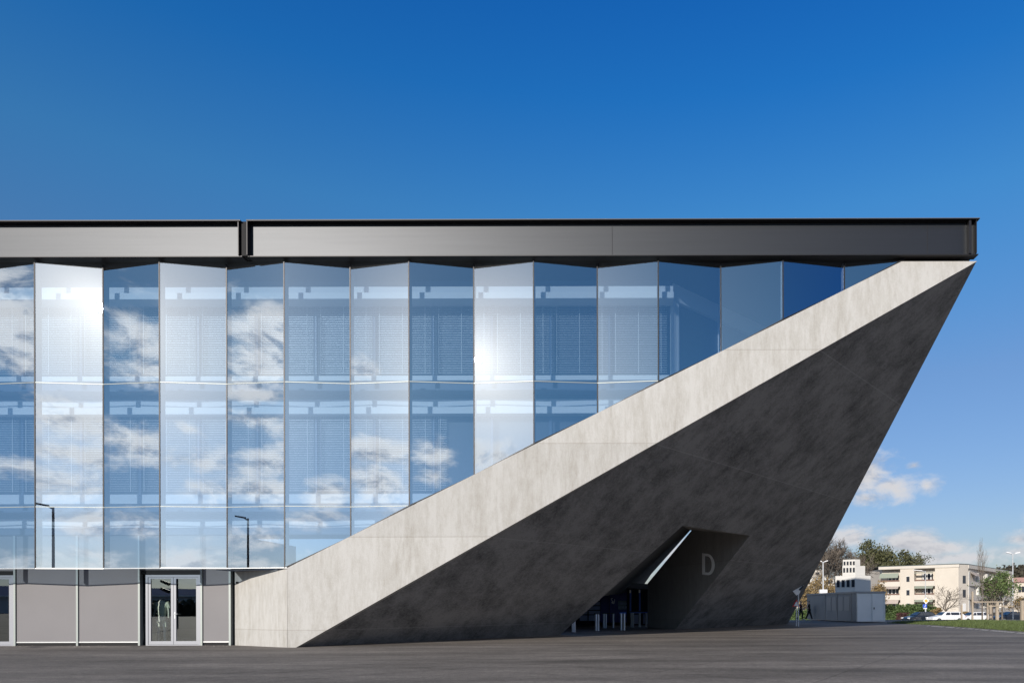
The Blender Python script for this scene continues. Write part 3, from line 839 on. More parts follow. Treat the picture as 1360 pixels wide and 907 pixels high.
def person(loc, rz, label, stride, hair='hair_dark'):
    e = empty('person', loc, rz, label, 'person', 'people walking beside the container')
    s = stride
    J = [((0, 0, .95), .12), ((0, 0, 1.15), (.14, .10)), ((0, 0, 1.38), (.17, .11)), ((0, 0, 1.50), .055), ((0, .01, 1.60), .085), ((0, .0, 1.70), .085),
         ((.09, 0, .90), .09), ((.10, s * .16, .50), .062), ((.10, s * .22 + (-.12 if s > 0 else -.06), .09), .042), ((.10, s * .22 + .06, .04), .035),
         ((-.09, 0, .90), .09), ((-.10, -s * .12, .50), .062), ((-.10, -s * .34, .10), .042), ((-.10, -s * .34 + .13, .04), .035),
         ((.19, 0, 1.40), .055), ((.24, -.06, 1.13), .042), ((.23, .06, .92), .032), ((.23, .10, .83), .036),
         ((-.19, 0, 1.40), .055), ((-.24, -.04, 1.13), .042), ((-.23, .08, .92), .032), ((-.23, .13, .84), .036)]
    Ed = [(0, 1), (1, 2), (2, 3), (3, 4), (4, 5), (0, 6), (6, 7), (7, 8), (8, 9), (0, 10), (10, 11), (11, 12), (12, 13), (2, 14), (14, 15), (15, 16), (16, 17), (2, 18), (18, 19), (19, 20), (20, 21)]
    skin_obj('body', J, Ed, 'skin', e, 1)
    g = .022
    jk = [J[i] for i in (0, 1, 2, 14, 15, 16, 18, 19, 20)] + [((0, 0, 1.47), .07)]
    jk = [(p, tuple(a + g for a in r) if isinstance(r, tuple) else r + g) for p, r in jk]
    skin_obj('jacket', jk, [(0, 1), (1, 2), (2, 3), (3, 4), (4, 5), (2, 6), (6, 7), (7, 8), (2, 9)], 'cloth_black', e, 1)
    tr = [J[i] for i in (0, 6, 7, 8, 10, 11, 12)]
    tr = [(p, r + g * .9) for p, r in tr]
    skin_obj('trousers', tr, [(0, 1), (1, 2), (2, 3), (0, 4), (4, 5), (5, 6)], 'cloth_black', e, 1)
    for a, b in ((8, 9), (12, 13)):
        pa, pb = Vector(J[a][0]), Vector(J[b][0])
        skin_obj('shoe', [((pa.x, pa.y - .03, .05), .055), ((pb.x, pb.y + .05, .04), .045)], [(0, 1)], 'shoe_pale', e, 1)
    skin_obj('hair', [((0, -.03, 1.66), .085), ((0, -.015, 1.735), .08)], [(0, 1)], hair, e, 1)
    return e


def place_px(u, Y, z): p = on_y(u, 805, Y); return (p.x, Y, z)


# mannequin in the shop doorway
mq = empty('mannequin', (on_y(215, 800, YP + .5).x, YP + .5, 0), 0, 'headless shop mannequin in a pale green shirt and shorts behind the glass door', 'mannequin')
J = [((0, 0, .93), (.13, .09)), ((0, 0, 1.15), (.11, .08)), ((0, 0, 1.4), (.15, .09)), ((0, 0, 1.54), .05), ((.09, 0, .85), .08), ((.10, 0, .48), .055), ((.11, 0, .1), .035), ((.11, -.1, .05), .03),
     ((-.09, 0, .85), .08), ((-.10, 0, .48), .055), ((-.11, 0, .1), .035), ((-.11, -.1, .05), .03), ((.19, 0, 1.42), .05), ((.24, 0, 1.15), .04), ((.25, -.03, .9), .03), ((-.19, 0, 1.42), .05), ((-.24, 0, 1.15), .04), ((-.25, -.03, .9), .03)]
skin_obj('body', J, [(0, 1), (1, 2), (2, 3), (0, 4), (4, 5), (5, 6), (6, 7), (0, 8), (8, 9), (9, 10), (10, 11), (2, 12), (12, 13), (13, 14), (2, 15), (15, 16), (16, 17)], 'mannequin_white', mq, 1)
skin_obj('shirt', [((0, 0, .92), (.19, .12)), ((0, 0, 1.15), (.16, .11)), ((0, 0, 1.42), (.19, .11)), ((.2, 0, 1.42), .08), ((.27, 0, 1.22), .08), ((-.2, 0, 1.42), .08), ((-.27, 0, 1.22), .08)],
         [(0, 1), (1, 2), (2, 3), (3, 4), (2, 5), (5, 6)], 'shirt_pale', mq, 1)
skin_obj('shorts', [((0, 0, .88), (.17, .11)), ((.1, 0, .78), .11), ((.12, 0, .56), .10), ((-.1, 0, .78), .11), ((-.12, 0, .56), .10)], [(0, 1), (1, 2), (0, 3), (3, 4)], 'shirt_pale', mq, 1)
MB().tube((0, .05, 0), (0, .05, .02), .2, .2, 20).build('base', 'post_steel', mq).location = (0, 0, 0)
mq.children[-1].matrix_parent_inverse = Matrix.Identity(4)

person(place_px(1063.5, 64, 0), R(-95), 'person in black walking nearest the tilted white sign', 1.0)
person(place_px(1074.5, 63, 0), R(80), 'person in black with pale shoes striding beside the container corner', -1.0)

# ------------------------------------------------------------------ ground
def sstep(a, b, x): t = max(0, min(1, (x - a) / (b - a))); return t * t * (3 - 2 * t)


def gz(x, y): return -1.05 * sstep(62, 100, y) - .5 * sstep(100, 140, y)


me_v = []; ys = [-400, -120, -40, -10, 0, 10, 20, 30, 40, 50, 55, 60] + list(range(64, 112, 4)) + [116, 124, 134, 150, 400, 2500]
xs = [-2500, -400, -80, -20, 0, 20, 40, 60, 80, 120, 400, 2500]
gmb = MB(); gmb.add([(x, y, gz(x, y)) for y in ys for x in xs], [(j * len(xs) + i, j * len(xs) + i + 1, (j + 1) * len(xs) + i + 1, (j + 1) * len(xs) + i) for j in range(len(ys) - 1) for i in range(len(xs) - 1)])
gnd = gmb.build('ground', 'asphalt', fix=False); tag(gnd, kind='structure', label='dark asphalt forecourt with faint paving seams')

# grass verge on the right
edge = [on_ground(1500, 846), on_ground(1360, 838.5), on_ground(1300, 834), on_ground(1240, 829.8), on_ground(1200, 828), on_ground(1178, 827.2)]
print('edge', edge)
vm = MB(); rows = 14; vs = []
inward = Vector((.85, .5, 0))


def bank(d): return .05 * sstep(0, 2.2, d) - .02


for p in edge:
    for r in range(rows):
        d = r * 1.6 if r < 8 else 12.8 + (r - 8) * 6
        q = p + inward * d; vs.append((q.x, q.y, gz(q.x, q.y) + bank(d) - (.0 if r else .02)))
vm.add(vs, [(i * rows + r, (i + 1) * rows + r, (i + 1) * rows + r + 1, i * rows + r + 1) for i in range(len(edge) - 1) for r in range(rows - 1)])
tag(vm.build('verge', 'grass_soil', smooth=True), kind='structure', label='grassy bank rising from the forecourt edge')
random.seed(11); gb = MB()
for _ in range(26000):
    f = random.random() * (len(edge) - 1); i = int(f); p = edge[i].lerp(edge[i + 1], f - i)
    d = random.random() ** 1.6 * 11; q = p + inward * d; z = gz(q.x, q.y) + bank(d)
    h = random.uniform(.07, .2) * (1 if d > .5 else .6); a = random.uniform(0, 6.28); wv = random.uniform(.012, .03); lx, ly = random.uniform(-.12, .12), random.uniform(-.12, .12)
    ca, sa = math.cos(a) * wv, math.sin(a) * wv
    gb.add([(q.x - ca, q.y - sa, z), (q.x + ca, q.y + sa, z), (q.x + lx, q.y + ly, z + h)], [(0, 1, 2)])
tag(gb.build('grass', 'grass', fix=False), kind='stuff', label='long green grass on the bank along the forecourt edge', cat='grass')
# pale setts along the edge of the asphalt
km = MB()
pts = [on_ground(1232, 831.0), on_ground(1290, 835.0), on_ground(1365, 841.5)]
for a, b in zip(pts[:-1], pts[1:]):
    n = int((b - a).length / .34)
    for k in range(n):
        if random.random() < .3: continue
        c = a.lerp(b, k / n); t = (b - a).normalized(); s = Vector((-t.y, t.x, 0))
        km.add([c - s * .09 + Vector((0, 0, .003)), c + t * .24 - s * .09 + Vector((0, 0, .003)), c + t * .24 + s * .09 + Vector((0, 0, .03)), c + s * .09 + Vector((0, 0, .03))], [(0, 1, 2, 3)])
tag(km.build('kerb', 'kerb_stone', fix=False), kind='structure', label='row of pale setts set in the asphalt edge')

# ------------------------------------------------------------------ container (ticket cabin)
c_r = on_ground(1138, 826.3); c_e = on_ground(1173.5, 826.0); c_l = on_ground(1072, 822.8)
ct = (c_l - c_r); clen = ct.length; ct.normalize(); ce = Vector((-ct.y, ct.x, 0))
if ce.dot(c_e - c_r) < 0: ce = -ce
cwid = (c_e - c_r).dot(ce); cwid = max(cwid, 2.2)
CH = 2.36
print('container', c_r, clen, cwid)
cont = empty('container_cabin', c_r, 0, 'long low blue-grey cabin container standing on the asphalt', 'container')
cb_ = lambda u0, u1, d0, d1, z0, z1: MB().obox(c_r, ct, ce, u0, u1, d0, d1, z0, z1)
bevel(cb_(0, clen, 0, cwid, .06, CH - .14).build('body', 'container_paint', cont), .02)
cb_(-.05, clen + .05, -.05, cwid + .05, CH - .138, CH).build('roof', 'container_dark', cont)
cb_(.10, clen - .02, -.003, -.0008, .08, CH - .15).build('shaded_side', 'container_side_shade', cont)  # thin dark sheet; its colour stands in for shade on this side
for u0, u1 in ((1.3, 2.3), (2.6, 3.5), (4.0, 4.9), (5.1, 6.0)):
    if u1 * clen / 7.3 < clen:
        wn = cb_(u0, u1, -.03, -.004, .9, 2.0).build('shutter', 'container_dark', cont)
for u in (0.02, .95, 3.75, 6.4):
    cb_(u + .02, u + .08, -.04, -.004, .08, CH - .16).build('rib', 'container_dark', cont)
# end door
de = MB().obox(c_r, ct, ce, -.03, -.003, cwid * .56, cwid * .92, .15, CH - .3).build('door', 'container_paint', cont)
MB().obox(c_r, ct, ce, -.07, -.031, cwid * .58, cwid * .61, 1.0, 1.15).build('handle', 'dark_metal', de)
for d in (.02, cwid * .53, cwid - .1): MB().obox(c_r, ct, ce, -.045, -.002, d, d + .07, .08, CH - .16).build('rib', 'container_paint', cont)

# ------------------------------------------------------------------ stepped white building behind
def wbox(ul, uc, ur, vt, vb, Y, m='white_render'):
    """box whose near corner is at column uc; left face recedes left, right face recedes right"""
    c = on_y(uc, vb, Y); zt = on_y(uc, vt, Y).z
    return c, zt


YT = 69.0
stp = empty('stepped_building', place_px(1136, YT, -1.5), 0, 'small white building in three steps rising behind the blue-grey cabin', 'building')
for (ul, uc, ur, vt, vb) in ((1115, 1136, 1158, 764, 800), (1122.5, 1136, 1150, 751, 764), (1123, 1136, 1143, 742.5, 751.2)):
    cx_ = on_y(uc, 800, YT).x; w_r = (ur - uc) / F * YT * 1.05; w_l = (uc - ul) / F * YT
    z0 = on_y(uc, vb, YT).z if vb < 790 else -.5; z1 = on_y(uc, vt, YT).z
    o = Vector((cx_, YT, 0)); tr_ = Vector((.97, .24, 0)); tl = Vector((-.86, .5, 0))
    P = [o, o + tr_ * w_r, o + tr_ * w_r + Vector((-.2, 4, 0)), o + tl * w_l * 1.25 + Vector((2.2, 3.5, 0)), o + tl * w_l * 1.25]
    MB().prism([(q.x, q.y, z0 + (.0 if z0 < 0 else .003)) for q in P], (0, 0, z1 - z0)).build('storey', 'white_render', stp)
    nrm = Vector((tl.y, -tl.x, 0)); nrm = -nrm if nrm.y > 0 else nrm
    if vb < 790 or True:
        zz0, zz1 = (z1 - .62, z1 - .18) if vb < 790 else (z1 - 1.1, z1 - .4)
        zz0 = max(zz0, z0 + .1)
        nw = 4
        for k in range(nw):
            u0 = w_l * 1.25 * (k + .12) / nw; u1 = w_l * 1.25 * (k + .72) / nw
            MB().obox(o, tl, nrm, u0, u1, .01, .05, zz0, zz1).build('window', 'window_dark', stp)

# ------------------------------------------------------------------ apartment blocks
def apartment():
    Z0 = -2.2; e = empty('apartment_block', place_px(1230, 118, Z0), 0, 'cream four storey apartment block with balconies and striped green awnings', 'apartment building')
    Lq = on_y(1168, 753, 146); Rq = on_y(1273, 749, 137); nq = on_y(1286, 750, 138.5); Wq = on_y(1344, 759, 167)
    zt = Rq.z
    a = Vector((Lq.x, Lq.y, 0)); b = Vector((Rq.x, Rq.y, 0)); c = Vector((nq.x, nq.y, 0)); d = Vector((Wq.x, Wq.y, 0))
    t = (b - a).normalized(); n = Vector((t.y, -t.x, 0)); ln = (b - a).length
    back = Vector((.1, 1, 0)) * 14
    MB().prism([(*(p.xy), Z0) for p in (a - n * 1.6, b - n * 1.6, c + Vector((1, 1.4, 0)), d + Vector((-1.2, 1.6, 0)), d + back * .6, a + back)], (0, 0, zt - Z0 - .3)).build('body', 'cream_render', e)
    ob = lambda u0, u1, d0, d1, z0, z1: MB().obox(a, t, n, u0 * ln, u1 * ln, d0, d1, z0, z1)
    for u0, u1 in ((.275, .455), (.715, 1.0)): ob(u0, u1, -1.62, 0, Z0, zt - .01).build('wall', 'cream_render', e)
    ob(-.01, 1.01, -1.7, .15, zt - .55, zt).build('roof_edge', 'cream_parapet', e)
    MB().prism([(*(p.xy), zt + .003) for p in (a + n * .1, b + n * .1, c, d, d + back * .6, a + back)], (0, 0, .14)).build('roof', 'roof_dark', e)
    kz = 137 / F
    lv = [(zt - 3.05, zt - .56), (zt - 5.75, zt - 3.95 + .0), (zt - 8.4, zt - 6.65)]
    for k, (zp, ztop_) in enumerate(lv):
        for j, (u0, u1) in enumerate(((0.0, .275), (.455, .715))):
            ob(u0, u1, -1.6, .12, zp - 1.0, zp - .02).build('balcony', 'cream_parapet', e)
            ob(u0 + .01, u1 - .01, .0, .05, zp, zp + .28).build('balcony_rail', 'rail_brown', e)
            wn = ob(u0 + .07, u1 - .05, -1.6, -1.55, zp - .8, zp + 1.5).build('window', 'window_dark', e)
            for q in (.08, .13, .18): ob(u0 + q, u0 + q + .012, -1.56, -1.5, zp - .8, zp + 1.5).build('frame', 'white_trim', wn)
            zt2 = zp + 1.72
            dr = (.95, .45, .8)[k] if j == 0 else (.15, .45, .45)[k]
            mm = 'awning_green' if (j == 1 or k == 0) else 'awning_beige'
            p0 = a + t * (u0 + .01) * ln; p1_ = a + t * (u1 - .02) * ln
            MB().prism([(*(p0 - n * .05).xy, zt2), (*(p1_ - n * .05).xy, zt2), (*(p1_ + n * .7).xy, zt2 - dr), (*(p0 + n * .7).xy, zt2 - dr)], (0, 0, -.05)).build('awning', mm, e)
        wn = ob(.355, .395, .0, .02, zp - .1, zp + .95).build('window', 'window_dark', e)
        ob(.35, .40, .0, .06, zp + .96, zp + 1.02).build('frame', 'white_trim', wn)
    # narrow end face
    t2 = (c - b).normalized(); n2 = Vector((t2.y, -t2.x, 0)); l2 = (c - b).length
    MB().obox(b, t2, n2, 0, l2, -1.5, 0.0, Z0, zt - .02).build('wall', 'cream_render', e)
    for zp, zt_ in lv: MB().obox(b, t2, n2, l2 * .42, l2 * .72, .0, .04, zp - .6, zp + .9).build('window', 'window_dark' if zp > 3 else 'white_trim', e)
    # receding right wing
    t3 = (d - c).normalized(); n3 = Vector((t3.y, -t3.x, 0)); l3 = (d - c).length
    o3 = lambda u0, u1, d0, d1, z0, z1: MB().obox(c, t3, n3, u0 * l3, u1 * l3, d0, d1, z0, z1)
    o3(0, 1.0, -1.6, .1, zt - .7, zt - .01).build('roof_edge', 'cream_parapet', e)
    o3(.95, 1.0, -1.6, .0, Z0, zt - .02).build('wall', 'cream_render', e)
    for zp, zt_ in lv:
        o3(0.0, .95, -1.6, .1, zp - 1.0, zp - .05).build('balcony', 'cream_parapet', e)
        o3(0.02, .93, -1.62, -1.55, zp, zp + 1.6).build('window', 'window_dark', e)
        for k in range(5):
            o3(.01 + k * .19, .03 + k * .19, -1.6, .0, zp - .04, zp + 1.7).build('partition', 'white_render', e)
            if k < 4 and (k + int(zp)) % 2 == 0:
                p0 = c + t3 * (.05 + k * .19) * l3; p1_ = c + t3 * (.17 + k * .19) * l3
                MB().prism([(*(p0).xy, zp + 1.65), (*(p1_).xy, zp + 1.65), (*(p1_ + n3 * 1.0).xy, zp + .95), (*(p0 + n3 * 1.0).xy, zp + .95)], (0, 0, -.05)).build('awning', 'awning_beige', e)
    o3(-.02, .5, .05, .25, Z0, Z0 + 1.6).build('garden_wall', 'dark_metal', e)


apartment()
# pink roofed neighbour at the right edge
e = empty('neighbour_house', place_px(1375, 175, -2.2), 0, 'cream house with a pink tiled roof at the right edge of the view', 'house')
a = on_y(1346.5, 773, 175); b = on_y(1440, 773, 172)
mb = MB().prism([(a.x, 175, -2.2), (b.x, 172, -2.2), (b.x, 190, -2.2), (a.x, 190, -2.2)], (0, 0, a.z + 2.2)).build('wall', 'cream_render', e)
zr = on_y(1350, 766, 175).z
MB().add([(a.x - .3, 174.5, a.z), (b.x, 171.5, a.z), (b.x, 190, a.z), (a.x - .3, 190, a.z), (a.x + .6, 179, zr), (b.x, 178, zr + .2)], [(0, 1, 5, 4), (0, 4, 3), (1, 2, 5), (2, 3, 4, 5)]).build('roof', 'roof_tiles', e)
for (u, v) in ((1354.5, 782), (1359, 782), (1354.5, 797), (1359, 797)):
    p = on_y(u, v, 174.4); MB().box(p.x - .28, p.x + .28, 174.3, 174.6, p.z - .65, p.z + .65).build('window', 'window_dark', e)
# pale blocks behind the bare trees
e = empty('terrace_building', place_px(1080, 210, -2), 0, 'pale terraced building half hidden behind the bare trees beside the leaning wall', 'building')
for (u0, u1, v0, v1, dy, m) in ((1040, 1112, 778, 812, 0, 'cream_render'), (1050, 1108, 766, 777.5, 4, 'white_render'), (1062, 1100, 756, 765.5, 8, 'cream_render')):
    p = on_y(u0, v1, 210 + dy); q = on_y(u1, v0, 210 + dy)
    st = MB().box(p.x, q.x, 210 + dy, 226 + dy, p.z, q.z).build('storey', m, e)
    for k in range(4):
        f = p.x + (q.x - p.x) * (k + .2) / 4; MB().box(f, f + (q.x - p.x) * .14, 209.9 + dy, 209.99 + dy, p.z + .5, q.z - .8).build('window', 'window_dark', e)


# ------------------------------------------------------------------ trees
RMIN = [.008]


def branch(mb, p, d, ln, r, lvl, tips, spread, kmin=3):
    n = 3; q = p
    for i in range(n):
        d2 = (d + Vector((random.uniform(-.16, .16), random.uniform(-.16, .16), random.uniform(-.03, .16)))).normalized()
        q2 = q + d2 * ln / n; r2 = r * (1 - .5 * (i + 1) / n)
        mb.tube(q, q2, max(r * (1 - .5 * i / n), RMIN[0]), max(r2, RMIN[0] * .9), kmin + (lvl > 1) * 2, False)
        q = q2; d = d2
        if lvl > 0 and i >= (0 if lvl < 3 else 1):
            for _ in range(2 if lvl > 1 else 2):
                ang = random.uniform(0, 6.28); u = d.orthogonal().normalized(); v = d.cross(u)
                dd = (d * random.uniform(.6, 1.0) + (u * math.cos(ang) + v * math.sin(ang)) * spread + Vector((0, 0, .12))).normalized()
                branch(mb, q, dd, ln * random.uniform(.5, .72), max(r2 * .62, .008), lvl - 1, tips, spread, kmin)
    tips.append(q)


def tree(name, u, Y, v_top, label, leaf=None, nleaf=0, lsize=.3, lvl=4, spread=.75, seed=1, trunk_frac=.28, width=1.0, group=None, z0=None, rtrunk=None, blob=1.0, upright=0.0):
    random.seed(seed); x = on_y(u, 805, Y).x; z = gz(x, Y) if z0 is None else z0
    H = on_y(u, v_top, Y).z - z
    e = empty(name, (x, Y, z), 0, label, 'tree', group)
    mb = MB(); tips = []; r = rtrunk or H * .016
    th = H * trunk_frac; mb.tube((0, 0, -.2), (0, 0, th), r * 1.15, r * .85, 8)
    tr = mb.build('trunk', 'bark', None); tr.parent = e; mb = MB()
    p = Vector((0, 0, th - .05))
    branch(mb, p, Vector((0, 0, 1)), H * .36, r * .8, lvl, tips, spread)
    for k in range(4):
        a = k * 1.57 + random.uniform(-.4, .4)
        branch(mb, p, Vector((math.cos(a) * spread, math.sin(a) * spread, .9 + upright)).normalized(), H * .34, r * .55, lvl - 1, tips, spread)
    mxz = max(t.z for t in tips); s = (H) / mxz
    mb.v = [(v[0] * s * width, v[1] * s * width, th - .05 + (v[2] - th + .05) * ((H - th) / (mxz - th))) for v in mb.v]
    tips = [Vector((t.x * s * width, t.y * s * width, th + (t.z - th) * ((H - th) / (mxz - th)))) for t in tips]
    br = mb.build('branches', 'bark', None, fix=False); br.parent = e
    if leaf:
        lm = MB(); cl = [random.choice(tips) for _ in range(max(20, nleaf // 45))]
        for _ in range(nleaf):
            c = random.choice(cl if random.random() < .7 else tips)
            c = c + Vector((random.gauss(0, .4), random.gauss(0, .4), random.gauss(0, .32))) * blob
            if c.z < th * .8: continue
            a = Vector((random.gauss(0, 1), random.gauss(0, 1), random.gauss(0, 1))).normalized(); b = a.orthogonal().normalized(); c2 = a.cross(b)
            sz = lsize * random.uniform(.5, 1.2)
            lm.add([c - b * sz * .5, c + c2 * sz * .35, c + b * sz * .5, c - c2 * sz * .35], [(0, 1, 2, 3)])
        cr_ = lm.build('crown', leaf, None, fix=False); cr_.parent = e
    return e


RMIN[0] = .022
tree('bare_tree', 1088, 118, 713, 'tall bare tree nearest the leaning wall, above the left end of the cabin', lvl=5, seed=5, width=1.25, group='trees behind the cabin', spread=.8)
tree('bare_tree', 1112, 124, 719, 'bare tree with fine upright twigs above the middle of the cabin', lvl=5, seed=9, width=1.1, group='trees behind the cabin', spread=.7)
tree('leafy_tree', 1158, 165, 719, 'big olive green tree rising behind the stepped white building', 'leaf_olive', 11000, .55, seed=12, lvl=4, group='trees behind the cabin', blob=1.5, width=1.0, spread=.85)
tree('leafy_tree', 1188, 172, 731, 'olive green tree between the stepped white building and the apartment block', 'leaf_olive', 6500, .55, seed=15, lvl=3, group='trees behind the cabin', blob=1.5, width=.9)
tree('leafy_tree', 1207, 185, 738, 'small dark tree crown just above the left end of the apartment roof', 'leaf_olive', 3000, .45, seed=22, lvl=3, blob=1.4, width=.8)
tree('bare_tree', 1222, 190, 737, 'thin bare tree top poking above the apartment roof', lvl=3, seed=23)
tree('undergrowth_tree', 1076, 100, 762, 'tan budding tree low beside the leaning wall', 'leaf_tan', 2600, .28, seed=31, lvl=3, trunk_frac=.12, blob=1.1, width=1.1)
tree('undergrowth_tree', 1105, 104, 768, 'tan budding tree behind the middle of the cabin', 'leaf_tan', 2600, .28, seed=32, lvl=3, trunk_frac=.12, blob=1.1, width=1.2)
tree('undergrowth_tree', 1166, 112, 772, 'brown leaved tree between the cabin end and the apartment block', 'leaf_tan', 2400, .28, seed=33, lvl=3, trunk_frac=.12, blob=.8, width=.55)
RMIN[0] = .014
tree('bare_tree', 1256, 106, 776, 'small spreading bare tree in front of the blank apartment wall', lvl=3, seed=41, width=1.5, spread=.9)
tree('slender_tree', 1304.5, 72, 713, 'tall very thin bare tree standing behind the timber trellis', lvl=3, seed=43, width=.32, spread=.5, trunk_frac=.25, rtrunk=.07, upright=1)
tree('young_tree', 1318, 72, 766, 'young tree with dark green leaves left of centre over the trellis', 'leaf_green', 1300, .2, seed=44, lvl=3, width=.8, trunk_frac=.3, blob=.7)
tree('young_tree', 1331, 74, 754, 'tallest leafy young tree over the trellis beside the street lamp', 'leaf_green', 1900, .22, seed=45, lvl=3, width=.75, trunk_frac=.3, blob=.7)
tree('blossom_tree', 1311, 78, 782, 'low tree with pale blossom behind the trellis posts', 'blossom', 1200, .14, seed=46, lvl=3, width=.8, trunk_frac=.3, blob=.6)
tree('young_tree', 1356, 76, 793, 'low brownish young tree at the right edge behind a timber post', 'leaf_tan', 700, .16, seed=47, lvl=3, width=1.0, trunk_frac=.3, blob=.6)


def hedge(name, u0, u1, v_top, Y, label, leaf, n, lsize=.22, depth=2.0, cat='hedge', lump=.35):
    a = on_y(u0, 805, Y).x; b = on_y(u1, 805, Y).x; z0 = gz(a, Y); zt = on_y((u0 + u1) / 2, v_top, Y).z
    m = MB(); random.seed(int(u0))
    for _ in range(n):
        x = random.uniform(a, b); y = random.uniform(-depth / 2, depth / 2)
        top = z0 + (zt - z0) * (1 - lump * abs(noise.noise(Vector((x * .6, Y, 0)))) * 1.6)
        z = z0 + (top - z0) * random.random() ** .7
        c = Vector((x, Y + y, z)); q = Vector((random.gauss(0, 1), random.gauss(0, 1), random.gauss(0, 1))).normalized(); r = q.orthogonal().normalized(); s = q.cross(r)
        sz = lsize * random.uniform(.6, 1.3)
        m.add([c - r * sz * .5, c + s * sz * .4, c + r * sz * .5, c - s * sz * .4], [(0, 1, 2, 3)])
    m.box(a + .1, b - .1, Y - depth * .3, Y + depth * .3, z0, z0 + (zt - z0) * .55)
    return tag(m.build(name, leaf, fix=False), label, cat)


hedge('hedge', 1173, 1245, 802, 117, 'tall green hedge below the apartment balconies', 'hedge_leaf', 6500, .32, 3)
hedge('hedge', 1274, 1300, 812, 112, 'clipped brown hedge behind the white hatchback', 'leaf_tan', 1400, .22, 1.6, lump=.05)
hedge('shrub', 1192, 1205, 813, 108, 'dark red leaved shrub in front of the green hedge', 'leaf_red', 700, .2, 1.6, 'shrub')
hedge('shrub', 1238, 1250, 806, 110, 'pale yellowish shrub between the green hedge and the bare tree', 'leaf_tan', 700, .25, 1.6, 'shrub')
hedge('hedge', 1046, 1078, 806, 96, 'low green hedge behind the two walking people', 'hedge_leaf', 1800, .25, 1.6)

# wooded hill far right, and terrain
hm = MB(); random.seed(5)
hp = [on_y(u, v, 420) for u, v in ((1280, 800), (1300, 772), (1312, 757), (1325, 750), (1340, 746), (1355, 745), (1372, 743), (1400, 747), (1440, 760), (1500, 800))]
vs = [];
for k, p in enumerate(hp):
    vs += [(p.x, 400, -3), (p.x, 420, p.z - 4), (p.x + 10, 520, -3)]
hm.add(vs, [(k * 3, k * 3 + 3, k * 3 + 4, k * 3 + 1) for k in range(len(hp) - 1)] + [(k * 3 + 1, k * 3 + 4, k * 3 + 5, k * 3 + 2) for k in range(len(hp) - 1)])
tag(hm.build('hill', 'hill_wood', smooth=True), kind='structure', label='dark wooded hill beyond the houses')
wm = MB()
for _ in range(14000):
    k = random.randint(0, len(hp) - 2); f = random.random(); p = hp[k].lerp(hp[k + 1], f); t = random.random()
    c = Vector((p.x, 400 + 22 * t, -3 + (p.z - 1) * t)) + Vector((random.gauss(0, 1.5), random.gauss(0, 1.5), random.gauss(0, 1.2) + 1.5 * noise.noise(Vector((p.x * .15, t * 3, 0)))))
    q = Vector((random.gauss(0, 1), random.gauss(0, 1), random.gauss(0, 1))).normalized(); r = q.orthogonal().normalized(); s = q.cross(r); sz = random.uniform(.5, 1.6)
    wm.add([c - r * sz, c + s * sz * .8, c + r * sz, c - s * sz * .8], [(0, 1, 2, 3)])
tag(wm.build('forest', 'hill_wood', fix=False), kind='stuff', label='brown and green wood covering the hill', cat='forest')


